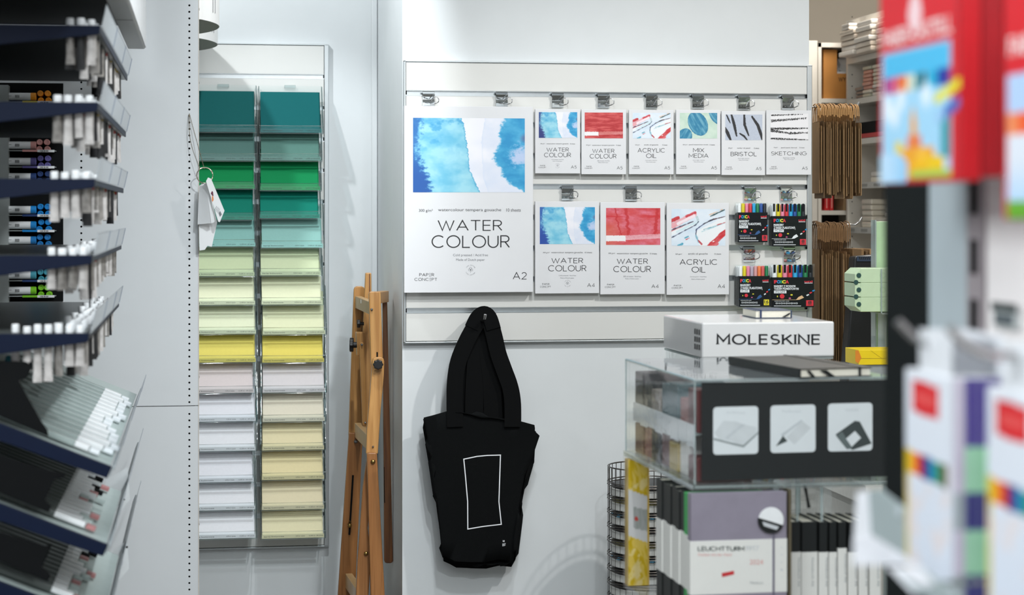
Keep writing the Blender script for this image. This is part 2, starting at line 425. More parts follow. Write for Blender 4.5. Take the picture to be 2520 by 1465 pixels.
def brush(u, v):
    c = mixc((182, 190, 206), (190, 198, 212), .5 + fb(u * 20, v * 20, 2))
    for pts, h in (([(.03, 0), (.13, .33)], .03), ([(.16, -.02), (.24, .4), (.305, .84)], .055), ([(.51, -.02), (.52, .4), (.63, .82)], .05),
                   ([(.72, .08), (.88, .42), (.97, .8), (1.0, 1.0)], .06), ([(-.02, .5), (.06, .72), (.15, 1.02)], .065), ([(.39, .74), (.5, .84), (.6, 1.02)], .04)):
        n = len(pts) - 1
        for i, (a, b) in enumerate(zip(pts, pts[1:])):
            d, t = seg_d(u, v, a, b, 1.45); tt = (i + t) / n
            hh = h * (.35 + .65 * math.sin(math.pi * min(1, max(.0, .12 + tt * .8))))
            if d < hh: c = (34, 34, 38)
    return c
def charcoal(u, v):
    c = (233, 232, 235)
    for (a, b, h) in (((.02, .06), (.85, .02), .022), ((.02, .27), (.95, .17), .04), ((.01, .57), (1., .55), .035), ((.01, .64), (.5, .74), .04), ((.5, .74), (1., .72), .035), ((.0, .94), (1., .99), .03)):
        d, t = seg_d(u, v, a, b, 1.4)
        k = h * (1.25 - .55 * t) + .012 * fb(u * 18, v * 4, h * 90)
        if d < k and fb(u * 45, v * 26, 3) < .22 + .2 * (1 - d / k) - .18 * sst(.6, 1, t): c = (40, 40, 42)
    return c
# ================================================================ setting
WY, WB, AY = 6.29, 6.312, 7.22            # slat panel front, wall behind it, back wall of the alcove
white_wall = M('wall_paint', (216, 220, 222), .7, var=.012, scale=9, bump=.03)
beige_wall = M('stockroom_paint', (192, 184, 172), .75, var=.02, scale=6)
floor_m = M('floor_vinyl', (104, 102, 98), .45, var=.06, scale=5)
ceil_m = M('ceiling_paint', (225, 226, 226), .8, var=.02)
XL = P(990, 700, WB).x; XR = P(1991, 300, WB).x
struct(MB().box(-3.2, 4.2, -1.6, 10., -.06, 0), 'floor', floor_m)
struct(MB().box(-3.2, 4.2, -1.6, 10., 3.2, 3.3), 'ceiling', ceil_m)
struct(MB().box(XL, XR, WB, AY + .1, 0, 3.2), 'wall_centre', white_wall)
struct(MB().box(-1.6, XL - .001, AY, AY + .1, 0, 3.2), 'wall_alcove', white_wall)
struct(MB().box(XR + .001, 4.2, 9.4, 9.5, 0, 3.2), 'wall_back', beige_wall)
struct(MB().box(4.1, 4.2, -1.6, 9.4, 0, 3.2), 'wall_right', beige_wall)
struct(MB().box(-3.2, -3.1, -1.6, 9.4, 0, 3.2), 'wall_left', white_wall)
# thin seam strip up the inner corner of the alcove
struct(MB().box(XL - .022, XL - .0015, AY - .012, AY - .0005, 0, 3.2), 'trim_1', white_wall, .004)

# ---------------------------------------------------------------- perforated partition that ends the left gondola
PY = 5.95
def ring_cells(mb, xc, z0, z1, pitch, hw, r, y0, depth):
    """a column of square cells, each with a round hole, y0 the face"""
    n = int((z1 - z0) / pitch); N = 12
    for k in range(n):
        zc = z0 + (k + .5) * pitch; vs, fs = [], []
        for j in range(N):
            a = 2 * math.pi * (j + .5) / N; c, s_ = math.cos(a), math.sin(a); q = max(abs(c), abs(s_))
            vs.append((xc + hw * c / q, y0, zc + pitch / 2 * s_ / q))
        for j in range(N):
            a = 2 * math.pi * (j + .5) / N; vs.append((xc + r * math.cos(a), y0, zc + r * math.sin(a)))
        for j in range(N):
            a = 2 * math.pi * (j + .5) / N; vs.append((xc + r * math.cos(a), y0 + depth, zc + r * math.sin(a)))
        # corners of the cell
        vs += [(xc - hw, y0, zc - pitch / 2), (xc + hw, y0, zc - pitch / 2), (xc + hw, y0, zc + pitch / 2), (xc - hw, y0, zc + pitch / 2)]
        for j in range(N):
            j2 = (j + 1) % N
            fs.append((j, N + j, N + j2, j2)); fs.append((N + j, 2 * N + j, 2 * N + j2, N + j2))
        def near(x, z): return min(range(N), key=lambda j: (vs[j][0] - x) ** 2 + (vs[j][2] - z) ** 2)
        for ci, (sx, sz) in enumerate(((-1, -1), (1, -1), (1, 1), (-1, 1))):
            a0 = [j for j in range(N)]
            cx, cz = xc + sx * hw, zc + sz * pitch / 2
            side = [j for j in a0 if abs(vs[j][0] - cx) < 1e-6]; top = [j for j in a0 if abs(vs[j][2] - cz) < 1e-6]
            if side and top:
                p = min(side, key=lambda j: abs(vs[j][2] - cz)); q = min(top, key=lambda j: abs(vs[j][0] - cx))
                if p != q: fs.append((p, q, 3 * N + ci) if sx * sz < 0 else (q, p, 3 * N + ci))
        mb.add(vs, fs)
part_m = M('powder_coat_white', (205, 209, 212), .5, var=.01, scale=14)
black_m = M('black_void', (6, 8, 9), .8, spec=.2)
pt = thing('perforated_partition', 'tall white partition panel with two columns of small round holes, tags hanging at its edge', 'partition', (0, PY, 0))
xe = P(488, 500, PY).x; xh1 = P(466, 500, PY).x; xh0 = P(200, 500, PY).x
ZT, ZB = 2.24, 0.; zs = P(400, 1000, PY).z; pitch = (P(466, 279, PY).z - P(466, 330.3, PY).z) / 3.203
mb = MB(); hw = .006
for za, zb in ((ZB, zs - .001), (zs + .001, ZT)):
    n = int((zb - za) / pitch); zb2 = za + n * pitch
    xs = [-1.5, xh0 - hw, xh0 + hw, xh1 - hw, xh1 + hw, xe]
    for a, b in ((0, 1), (2, 3), (4, 5)): mb.add([(xs[a], PY, za), (xs[b], PY, za), (xs[b], PY, zb), (xs[a], PY, zb)], [(0, 1, 2, 3)])
    for xc in (xh0, xh1):
        ring_cells(mb, xc, za, zb2 + 1e-6, pitch, hw, .0031, PY, .002)
        mb.add([(xc - hw, PY, zb2), (xc + hw, PY, zb2), (xc + hw, PY, zb), (xc - hw, PY, zb)], [(0, 1, 2, 3)])
mb.box(-1.5, xe, PY + .028, PY + .03, ZB, ZT)
mb.build('face_panel', part_m, pt)
MB().box(-1.49, xe - .01, PY + .012, PY + .02, ZB, ZT).build('core', black_m, pt)
mb = MB().box(xe, xe + .0022, PY - .001, PY + .034, ZB, ZT)
mb.build('edge_strip', M('edge_beige', (206, 198, 188), .5), pt, .0006)
mb = MB()
for k in range(9): mb.lathe((xe + .0022, PY + .016, .35 + k * .22), (1, 0, 0), [(.004, 0), (.003, .0012)], 8)
mb.build('rivets', M('steel', (150, 150, 152), .3, 1), pt)
# hidden return that carries the curved boxes
struct(MB().box(-.62, -.6, PY + .035, AY, 0, 2.24), 'wall_return', white_wall)

# ---------------------------------------------------------------- two curved white sign boxes high in the alcove
sg_m = M('sign_white', (226, 224, 222), .55, var=.01); su_m = M('sign_underside_shade', (150, 150, 140), .7)  # su_m: grey paints the shade on the underside of the white boxes
for i, (ya, yb, pxa, ytip, pxt) in enumerate(((6.0, 6.48, 489, 66, 540), (6.60, 7.12, 493, 110, 536))):
    ym = (ya + yb) / 2; xt = P(pxt, ytip, ym).x; zb = P(pxt, ytip, ym).z
    t = thing('curved_sign_box', ('nearer of the two curved white boxes high up beside the partition edge' if i == 0 else 'farther, lower looking of the two curved white boxes beside the partition edge'), 'sign box', (xt - .2, ym, zb), 'curved white boxes above the paper rack')
    R = .5; c = xt - R; pts = []
    for k in range(41):
        a = RAD(-42 + 84 * k / 40); pts.append((c + R * math.cos(a), ym + R * math.sin(a), zb))
    pts.append((-.598, ym + R * math.sin(RAD(42)), zb)); pts.append((-.598, ym - R * math.sin(RAD(42)), zb))
    pts = [(x, min(max(y, ya), yb), z) for x, y, z in pts]
    MB().prism(pts, (0, 0, .10)).build('shell', sg_m, t)
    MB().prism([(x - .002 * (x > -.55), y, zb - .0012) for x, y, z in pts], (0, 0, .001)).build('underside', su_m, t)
    mb = MB(); a = RAD(-17)
    for da in (0., .05):
        aa = a + da; d = Vector((math.cos(aa), math.sin(aa), 0)); tv = Vector((-d.y, d.x, 0)); o = Vector((c, ym, zb)) + d * (R + .0006)
        mb.par(o + Vector((0, 0, .03)), tv * .004, (0, 0, .045), d * .0006)
    mb.build('price_sticker', M('grey_ink', (128, 128, 130), .6), t)

# ---------------------------------------------------------------- the slat panel
bd = M('slat_melamine', (214, 214, 211), .42, var=.008, scale=6); alu = M('aluminium', (205, 210, 212), .28, 1, var=.03, scale=60)
frm = M('aluminium_frame', (192, 197, 199), .4, .85, var=.02)
XA, XB = P(997, 500, WY).x, P(1988, 500, WY).x; Z1, Z0 = P(997, 152, WY).z, P(997, 842, WY).z
N = 9; dz = (Z1 - Z0) / N; gh = .0085
def slatwall(name, label, xa, xb, z0, n, dz, y, top_px=None):
    t = thing(name, label, 'display panel', ((xa + xb) / 2, y, z0))
    for k in range(n):
        za = z0 + k * dz + (gh if k else .002); zb = z0 + (k + 1) * dz - (gh if k < n - 1 else .002)
        MB().box(xa + .003, xb - .003, y, y + .018, za, zb).build('slat_board', bd, t, .0012)
    for k in range(1, n):
        zc = z0 + k * dz
        mb = MB().box(xa + .001, xb - .001, y + .011, y + .0125, zc - gh - .003, zc + gh + .003)
        mb.box(xa + .001, xb - .001, y + .0005, y + .012, zc - gh, zc - gh + .0015).box(xa + .001, xb - .001, y + .0005, y + .012, zc + gh - .0015, zc + gh)
        mb.box(xa + .001, xb - .001, y - .0004, y + .001, zc - gh - .0005, zc - gh + .003)
        mb.build('aluminium_rail', alu, t)
        for xx in (xa - .0005, xb - .0045): MB().box(xx, xx + .006, y + .0002, y + .0108, zc - gh + .002, zc + gh - .001).build('rail_end_dark', black_m, t)  # black block stands in for the shaded hollow of the open rail end
    MB().box(xa - .004, xa + .002, y - .0015, y + .0185, z0 - .004, z0 + n * dz + .004).build('frame_side', frm, t, .001)
    MB().box(xb - .002, xb + .015, y - .0015, y + .0185, z0 - .004, z0 + n * dz + .004).build('frame_side', frm, t, .002)
    MB().box(xa - .004, xb + .015, y - .0015, y + .0185, z0 + n * dz, z0 + n * dz + .005).build('frame_top', frm, t, .001)
    MB().box(xa - .004, xb + .015, y - .0015, y + .0185, z0 - .005, z0).build('frame_bottom', frm, t, .001)
    return t
slatwall('slatwall_panel', 'wide white slatted display panel holding the hanging paper pads and marker packs', XA, XB, Z0, N, dz, WY)

# ---------------------------------------------------------------- clips
chrome = M('chrome', (205, 210, 212), .09, 1, var=.02); clearp = clear('clear_plastic', (254, 255, 255), .06)
wire_m = M('bright_wire', (190, 190, 190), .15, 1)
def make_clip(px, py_top, Y, label, group, wide=.0385, py_bot=None):
    """bent plate hooked into a rail, a clear tongue and a wire ring at its side"""
    c = P(px, py_top, Y); zt = c.z; h = zt - P(px, py_bot or py_top + 36, Y).z
    t = thing('hanging_clip', label, 'clip', (c.x, Y, zt), group)
    pr = [(.009, -.001), (.009, .002), (-.007, .002), (-.0085, -.001), (-.0085, -.006), (-.0175, -.008), (-.0085, -h * .52), (-.0125, -h * .7), (-.0085, -h), (-.007, -h), (-.0105, -h * .7), (-.0068, -h * .52), (-.0152, -.0095), (-.0065, -.0075), (-.0065, -.001)]
    x = c.x - wide / 2
    MB().prism([(x, Y + p[0], zt + p[1]) for p in pr], (wide, 0, 0)).build('bent_plate', chrome, t, .0006)
    MB().box(x - .005, x + wide - .003, Y - .0105, Y + .004, zt - .004, zt - .0015).build('rail_hook', chrome, t)
    # wire ring
    r0 = Vector((c.x + .004, Y - .016, zt - h * .80)); path = []
    for (dx, dzz) in ((-.018, .001), (-.008, .000), (0, .0), (.003, .008), (.008, .0165), (.015, .0205), (.022, .019), (.027, .012), (.026, .004), (.018, -.001), (.008, -.0035), (0, -.004)):
        path.append(r0 + Vector((dx, -.002 - abs(dx) * .35, dzz)))
    MB().tube(path, .0017, 7).build('wire_ring', wire_m, t, smooth=True)
    mb = MB(); nx, nz = 5, 5; vs = []
    for j in range(nz + 1):
        for i in range(nx + 1):
            u, v = i / nx, j / nz
            vs.append((x + .002 + u * (wide - .004), Y - .017 - .004 * fb(u * 2.4 + px, v * 2.4, 2), zt - h * .55 - v * h * .62))
    fs = [(j * (nx + 1) + i, (j + 1) * (nx + 1) + i, (j + 1) * (nx + 1) + i + 1, j * (nx + 1) + i + 1) for j in range(nz) for i in range(nx)]
    MB().add(vs, fs).build('plastic_tab', clearp, t, smooth=True)
    return t

# ---------------------------------------------------------------- drawing pads
paper = M('pad_cover', (219, 220, 223), .55, var=.01, scale=12); ink = M('ink_black', (30, 30, 34), .5); ink2 = M('ink_grey', (110, 112, 118), .6)
film = clear('film', (255, 255, 255), .14, 1.35, .28)
def film_sheet(mb, x0, x1, z0, z1, y, nx, nz, amp, seed):
    vs = []
    for j in range(nz + 1):
        for i in range(nx + 1):
            u, v = i / nx, j / nz
            w = fb(u * 3 + seed, v * 4, seed) + .5 * fb(u * 9 + v * 5 + seed, v * 2, 3.)
            vs.append((x0 + (x1 - x0) * u, y - .0012 - amp * (.5 + .5 * w), z1 + (z0 - z1) * v))
    fs = [(j * (nx + 1) + i, (j + 1) * (nx + 1) + i, (j + 1) * (nx + 1) + i + 1, j * (nx + 1) + i + 1) for j in range(nz) for i in range(nx)]
    mb.add(vs, fs)
def make_pad(px0, py0, px1, py1, pic, fn, res, title, size, specs, lines, logo, th, label, group, weight=.1, cotton=False, sizebox=None, skew=(0, 0)):
    Yf = WY - .013 - th; a, b = P(px0, py1, Yf), P(px1, py0, Yf)
    # copies of the corner values so that opposite edges stay parallel
    t = thing('drawing_pad', label, 'drawing pad', ((a.x + b.x) / 2, Yf, a.z), group)
    MB().box(a.x, b.x, Yf, Yf + th, a.z, b.z).build('cover', paper, t, .0008)
    e = Yf - .0004
    painted_px('cover_picture', *pic, e, fn, t, *res)
    mb = MB()
    for s, x0, y0, x1, y1 in title: text_px(mb, stroke_text(s, weight), x0, y0, x1, y1, e)
    mb.build('title', ink, t)
    mb = MB()
    for s, x0, y0, x1, y1 in specs: text_px(mb, font_text(s), x0, y0, x1, y1, e)
    mb.build('specification', ink, t)
    mb = MB()
    for s, x0, y0, x1, y1 in lines: text_px(mb, font_text(s), x0, y0, x1, y1, e)
    mb.build('fine_print', ink2, t)
    mb = MB(); lx0, ly0, lx1, ly1 = logo; hh = (ly1 - ly0) * .42; w = lx1 - lx0
    text_px(mb, stroke_text('PAP=R', .13, .26), lx0 + w * .21, ly0, lx1 - w * .13, ly0 + hh, e)
    text_px(mb, stroke_text('CONC=PT', .13, .26), lx0, ly1 - hh, lx1, ly1, e)
    mb.build('publisher_mark', ink, t)
    mb = MB(); text_px(mb, stroke_text(size, .095, .26), *sizebox, e); mb.build('size_mark', ink, t)
    if cotton:
        cx, cy, r = cotton; mb = MB(); k = (P(cx + 1, cy, e) - P(cx, cy, e)).x
        for ox, oy, rr in ((-.22, .05, .2), (.22, .05, .2), (0, .32, .22)):
            o = P(cx + ox * r, cy - oy * r, e); vs, fs = ribbon(arc(0, 0, rr * r * k, rr * r * k, 0, 360, 16), r * k * .05)
            mb.add([o + Vector((p[0], 0, p[1])) for p in vs], [f[::-1] for f in fs])
        vs, fs = ribbon([(0, .05 * r * k), (0, -.5 * r * k)], r * k * .05); o = P(cx, cy, e); mb.add([o + Vector((p[0], 0, p[1])) for p in vs], fs)
        for s, a0, sg in (('100% COTTON', 150, -1), ('100% COTTON', 205, 1)):
            for i, ch in enumerate(s):
                if ch == ' ': continue
                an = RAD(a0 + sg * i * 12.); vs, fs = font_text(ch); h = r * k * .2
                mx = sum(v[0] for v in vs) / len(vs)
                rot = Matrix.Rotation(an - math.pi / 2 if sg < 0 else an + math.pi / 2, 2)
                c = Vector((math.cos(an), math.sin(an))) * r * k * .92
                pp = [rot @ Vector(((v[0] - mx) * h * 1.3, (v[1] - .35) * h * 1.3)) + c for v in vs]
                mb.add([o + Vector((p[0], 0, p[1])) for p in pp], [f for f in fs])
        mb.build('cotton_emblem', ink2, t)
    mb = MB(); film_sheet(mb, a.x - .003, b.x + .003, a.z - .004, b.z + .003, Yf - .001, 14, 18, .0016 if th < .02 else .004, px0 * .13)
    mb.build('clear_sleeve', film, t, smooth=True)
    return t
A5 = 'small paper pads in the upper row'
def a5(i, px0, py0, px1, py1, pic, fn, title, spec, fine, label, cotton=None, weight=.1):
    dx, dy = px0, py0
    cxm = (px0 + px1) / 2
    ys = {1: 0, 2: 0}
    return make_pad(px0, py0, px1, py1, pic, fn, (96, 62), title, 'A5', spec, fine, (px0 + 8, py1 - 21, px0 + 27, py1 - 13), .012, label, A5, weight, cotton, (px1 - 23, py1 - 20, px1 - 9, py1 - 12))
a5(0, 1317, 269, 1428, 427, (1326, 276, 1420.5, 339.5), wash(0, (36, 50, 120)), [('WATER', 1345, 363, 1400, 374), ('COLOUR', 1339, 376, 1405, 387)],
   [('watercolour tempera gouache', 1345, 352.5, 1399, 356), ('300 g/m²', 1330, 352.7, 1341, 355.6), ('10 sheets', 1403, 352.7, 1415, 355.6)],
   [('Cold pressed / Acid free', 1357, 391.5, 1387, 394), ('Made of Dutch paper', 1360, 395.7, 1384, 398.2)], 'small pad with blue watercolour cover, beside the large pad', (1372, 408, 6))
a5(1, 1431, 270, 1541, 429, (1439, 277, 1533, 340.5), redwash(0), [('WATER', 1457.5, 366, 1512, 377), ('COLOUR', 1451.5, 379, 1517, 390)],
   [('watercolour tempera gouache', 1457, 356, 1512, 359.6), ('300 g/m²', 1442, 356, 1454, 359), ('10 sheets', 1516, 356, 1528, 359)],
   [('50% of cotton / Acid free', 1470, 394.7, 1500, 397.2), ('Made of Italian paper', 1472, 399, 1497, 401.5)], 'small pad with a red painted cover, in the upper row')
a5(2, 1548, 271, 1658, 429, (1557, 278, 1650.5, 341), acrylic, [('ACRYLIC', 1569, 364, 1636, 375.5), ('OIL', 1590, 378, 1615, 389)],
   [('acrylic oil gouache', 1585, 355, 1620, 358.8), ('360 g/m²', 1563, 355.5, 1575, 358.4), ('10 sheets', 1630, 355.5, 1642, 358.4)],
   [('Canvas grain / Acid free', 1588, 393.7, 1617, 396.2), ('Made of Italian paper', 1590, 398, 1614, 400.4)], 'small pad with streaky red and teal paint strokes, in the upper row')
a5(3, 1664, 271, 1773, 429, (1673, 278, 1765, 341), leaves, [('MIX', 1705.5, 364, 1733, 375), ('MEDIA', 1695, 377.5, 1743.5, 388.5)],
   [('pencil watercolour acrylic', 1695.5, 354.5, 1743, 358.4), ('250 g/m²', 1680, 355, 1692, 358), ('15 sheets', 1746, 355, 1759, 358)],
   [('Heavy weight / Acid free', 1705, 393.3, 1734, 395.8), ('Made of Dutch paper', 1707.5, 397.5, 1731.5, 400)], 'small pad with teal pebble shapes on pale green, in the upper row')
a5(4, 1776, 274, 1883, 431, (1785, 282, 1876, 345), brush, [('BRISTOL', 1798, 374, 1862, 384.5)],
   [('marker ink pencil', 1814, 363, 1846, 367), ('250 g/m²', 1792, 363.3, 1803, 366.5), ('15 sheets', 1855, 363.3, 1868, 366.5)],
   [('Heavy weight / Acid free', 1816, 389, 1844, 391.5), ('Made of Dutch paper', 1818, 393, 1842, 395.5)], 'small pad with black brush marks on a grey blue cover, in the upper row')
a5(5, 1886, 272, 1996.5, 430, (1896.5, 280, 1989, 345), charcoal, [('SKETCHING', 1898, 372.5, 1985.5, 383)],
   [('pencil pastel charcoal', 1922, 362, 1961, 365.8), ('90 g/m²', 1904, 362, 1914, 365), ('25 sheets', 1967, 362, 1979.5, 365)],
   [('Natural colour / Acid free', 1927, 387.4, 1956, 390), ('Made of Dutch paper', 1930, 391.6, 1954, 394)], 'small white pad with rough charcoal lines, rightmost of the upper row')
A4 = 'medium paper pads in the lower row'
def a4(px0, py0, px1, py1, pic, fn, title, spec, fine, label, logo, sb, cotton=None, weight=.1):
    return make_pad(px0, py0, px1, py1, pic, fn, (138, 92), title, 'A4', spec, fine, logo, .013, label, A4, weight, cotton, sb)
a4(1317, 496, 1474.5, 723, (1328.5, 509.7, 1464, 601), wash(0, (24, 70, 160)), [('WATER', 1357, 634.5, 1435, 649), ('COLOUR', 1349, 653, 1443, 668)],
   [('watercolour tempera gouache', 1356.5, 619.5, 1434, 624.5), ('300 g/m²', 1336, 620.3, 1353, 624.3), ('10 sheets', 1439, 619.8, 1457, 623.4)],
   [('Cold pressed / Acid free', 1375, 677, 1417.5, 680.4), ('Made of Dutch paper', 1379, 683.2, 1413, 686.4)], 'medium pad with blue watercolour cover, beside the large pad', (1329, 697, 1355.5, 708.5), (1445, 697, 1463.5, 706.5), (1396.5, 698, 8.5))
a4(1477.5, 498, 1636, 725, (1491.5, 512, 1625, 603), redwash(1), [('WATER', 1518, 636, 1594.5, 650.5), ('COLOUR', 1509.5, 655, 1602, 670)],
   [('watercolour tempera gouache', 1518, 622, 1594, 627), ('300 g/m²', 1497, 622, 1514, 626.3), ('10 sheets', 1599, 622.6, 1616.5, 626.4)],
   [('50% of cotton / Acid free', 1534, 679, 1577.5, 682.3), ('Made of Italian paper', 1538.5, 685, 1572.5, 688)], 'medium pad with a red and pink painted cover, in the lower row', (1488.5, 698.5, 1515, 709), (1603, 700, 1621, 709))
a4(1641, 499.5, 1794, 726, (1652.5, 514.5, 1785, 605), acrylic, [('ACRYLIC', 1672.5, 637.5, 1764.5, 652), ('OIL', 1702, 656.5, 1736, 671)],
   [('acrylic oil gouache', 1693.5, 622.5, 1741.5, 628), ('360 g/m²', 1662, 624, 1678.5, 628), ('10 sheets', 1758, 623.4, 1774.5, 627)],
   [('Canvas grain / Acid free', 1698, 680, 1738.5, 683.2), ('Made of Italian paper', 1701.5, 686, 1735, 689.2)], 'medium pad with streaky red and teal paint strokes, in the lower row', (1653, 701, 1680, 711), (1766, 699.5, 1784, 709.3))
make_pad(995, 263, 1312, 721, (1016.5, 290, 1291.5, 473.5), wash(0), (275, 184), [('WATER', 1077, 540, 1236, 570), ('COLOUR', 1062, 579, 1254.5, 610.5)], 'A2',
   [('watercolour tempera gouache', 1078, 513, 1233.5, 522), ('300 g/m²', 1031, 514.8, 1065, 523.5), ('10 sheets', 1246, 513.2, 1281.5, 521)],
   [('Cold pressed / Acid free', 1115, 625, 1201, 632.5), ('Made of Dutch paper', 1122.5, 636.5, 1193, 644)], (1020, 672, 1075.5, 692), .022,
   'large pad with blue watercolour cover hanging from two clips', 'large paper pad', .095, (1158, 665, 13), (1262, 669, 1296, 688))
CG = 'clips in the rails of the slat panel'
for px, py, lab in ((1054, 226, 'clip at the top left corner of the large blue pad'), (1234, 227, 'clip at the top right corner of the large blue pad'),
                    (1371.5, 229, 'clip above the small blue watercolour pad'), (1484, 230, 'clip above the small red pad'), (1602, 231, 'clip above the small paint stroke pad'),
                    (1716, 232, 'clip above the small teal pebble pad'), (1829, 234, 'clip above the small brush mark pad'), (1937, 235, 'clip above the small charcoal line pad'),
                    (1395.5, 458, 'clip above the medium blue watercolour pad'), (1551.5, 459, 'clip above the medium red pad'), (1718, 459, 'clip above the medium paint stroke pad'),
                    (1844, 458, 'clip over the upper left marker pack'), (1933, 458, 'clip over the upper right marker pack'),
                    (1841.5, 608, 'clip over the lower left marker pack'), (1941, 609, 'clip over the lower right marker pack')):
    make_clip(px, py, WY, lab, CG)

# ---------------------------------------------------------------- marker packs
CAPC = {'w': (232, 233, 235), 'y': (214, 196, 20), 'p': (224, 130, 160), 'r': (206, 44, 52), 'c': (30, 160, 214), 'g': (18, 120, 72), 'b': (26, 74, 150), 'k': (20, 24, 36),
        'm': (176, 160, 176), 's': (206, 150, 152), 'o': (232, 122, 66), 'd': (206, 86, 84)}
capm = {k: M('cap_' + k, c, .35, var=.02) for k, c in CAPC.items()}
pk_black = M('pack_black', (7, 9, 16), .5, var=.1, scale=30, spec=.12); lbl_w = M('label_white', (232, 234, 236), .5); lbl_y = M('label_yellow', (232, 214, 40), .5)
pk_clear = clear('pack_clear', (254, 255, 255), .05, 1.4, .4, .004, (215, 228, 228))
inkc = {'r': M('ink_red', (214, 34, 54), .5), 'b': M('ink_blue', (30, 140, 205), .5), 'y': M('ink_yellow', (232, 220, 50), .5), 'g': M('ink_green', (24, 140, 90), .5), 'k': M('ink_dark', (20, 22, 26), .5), 'w': M('ink_white', (230, 232, 236), .5), 'n': M('ink_navy', (36, 84, 140), .5), 'p': M('ink_pink', (200, 90, 140), .5), 't': M('ink_tan', (226, 186, 140), .5)}
def posca(px0, py0, px1, py1, ycard, caps, lines, code, num, numcol, nib, line, depth, label, clips=True, wtab=None):
    Yf = WY - .014 - depth; th = .02
    a, b = P(px0, py1, Yf), P(px1, py0, Yf); W_, H_ = px1 - px0, py1 - py0
    t = thing('marker_pack', label, 'marker pack', ((a.x + b.x) / 2, Yf, a.z), 'packs of paint markers on the slat panel')
    zc = P(px0, ycard, Yf).z
    MB().box(a.x + .002, b.x - .002, Yf + .001, Yf + th, a.z + .002, zc).build('card_sleeve', pk_black, t, .0008)
    w = (b.x - a.x - .006) / len(caps)
    for i, c in enumerate(caps):
        cx = a.x + .003 + w * (i + .5)
        o = MB().lathe((cx, Yf + th / 2, zc - .01), (0, 0, 1), [(w * .47, 0), (w * .47, b.z - zc + .004), (w * .4, b.z - zc + .0065)], 14).build('marker_cap', capm[c], t, smooth=True)
        if wtab:
            MB().box(cx - w * .33, cx + w * .1, Yf + th / 2 - w * .5, Yf + th / 2 - w * .4, zc + (b.z - zc) * .35, b.z - .002).build('cap_clip', pk_black, o)
    e = Yf + .0004
    X = lambda f: px0 + W_ * f
    Yy = lambda f: ycard + (py1 - ycard) * f
    for ch, col, f0, f1 in (('P', 'r', .05, .13), ('O', 'b', .115, .2), ('S', 'g', .19, .245), ('C', 'y', .235, .325), ('A', 'r', .315, .40)):
        mb = MB(); text_px(mb, font_text(ch, .06), X(f0), Yy(.09), X(f1), Yy(.2), e); mb.build('brand_letter', inkc[col], t)
    mb = MB(); text_px(mb, font_text('uni', .03), X(.76), Yy(.1), X(.95), Yy(.165), e); mb.build('maker_mark', inkc['r'], t)
    mb = MB(); quad_px(mb, X(.76), Yy(.175), X(.95), Yy(.195), e)
    y = .25
    for ln, wd in lines:
        text_px(mb, font_text(ln, .035), X(.05), Yy(y), X(.05 + wd), Yy(y + (.105 if 'Ą' in ln else .075)), e); y += .085
    quad_px(mb, X(.05), Yy(.43), X(.34), Yy(.52), e)
    # row of little drawings and the lines of small print
    for i in range(9):
        xc = .09 + i * .058; vs, fs = ribbon(arc(0, 0, 1, 1, 0, 360, 8) if i % 2 else [(-1, -1), (1, -1), (1, 1), (-1, 1), (-1, -1)], .5)
        text_px(mb, ([(p[0], p[1]) for p in vs], fs), X(xc), Yy(.82), X(xc + .045), Yy(.87), e)
    quad_px(mb, X(.05), Yy(.92), X(.68), Yy(.94), e)
    text_px(mb, font_text('SZEROKOŚĆ LINII', .02), X(.06), Yy(.755), X(.4), Yy(.785), e)
    mb.build('white_print', inkc['w'], t)
    mb = MB(); text_px(mb, font_text(code), X(.09), Yy(.445), X(.30), Yy(.505), e - .0002); mb.build('code', inkc['k'], t)
    mb = MB(); quad_px(mb, X(.0), Yy(.728), X(.58), Yy(.738), e); mb.build('drawn_line', inkc[line], t)
    # flower spray
    mb = MB()
    for k in range(6):
        an = k * 60; poly_px(mb, [(X(.24) + W_ * (.028 * math.cos(RAD(an)) + .03 * math.cos(RAD(q))), Yy(.615) + W_ * (.028 * math.sin(RAD(an)) + .03 * math.sin(RAD(q)))) for q in range(0, 360, 45)], e - .0001 * (k + 1))
    mb.build('flower', inkc['r'], t)
    mb = MB(); poly_px(mb, [(X(.46) + W_ * .03 * math.cos(RAD(q)), Yy(.57) + W_ * .018 * math.sin(RAD(q))) for q in range(0, 360, 45)], e)
    poly_px(mb, [(X(.13) + W_ * .014 * math.cos(RAD(q)), Yy(.62) + W_ * .022 * math.sin(RAD(q))) for q in range(0, 360, 45)], e); mb.build('leaf', inkc['y'], t)
    mb = MB(); poly_px(mb, [(X(.42) + W_ * .03 * math.cos(RAD(q)), Yy(.68) + W_ * .018 * math.sin(RAD(q))) for q in range(0, 360, 45)], e); mb.build('leaf', inkc['p'], t)
    # the drawn marker with its nib
    mb = MB(); poly_px(mb, [(X(.56), Yy(.735)), (X(.62), Yy(.64)), (X(.70), Yy(.585)), (X(.75), Yy(.66)), (X(.64), Yy(.73))], e); mb.build('drawn_nib', inkc[nib], t)
    for k, (c, f) in enumerate((('w', .80), ('r', .87), ('b', .935))):
        mb = MB(); poly_px(mb, [(X(f), Yy(.575 - (f - .8) * 1.05)), (X(f + .055), Yy(.54 - (f - .8) * 1.05)), (X(f + .075), Yy(.57 - (f - .8) * 1.05)), (X(f + .02), Yy(.61 - (f - .8) * 1.05))], e); mb.build('drawn_band', inkc[c], t)
    mb = MB(); quad_px(mb, X(.80), Yy(.745), X(.97), Yy(.93), e); mb.build('count_block', lbl_y if numcol == 'y' else inkc['r'], t)
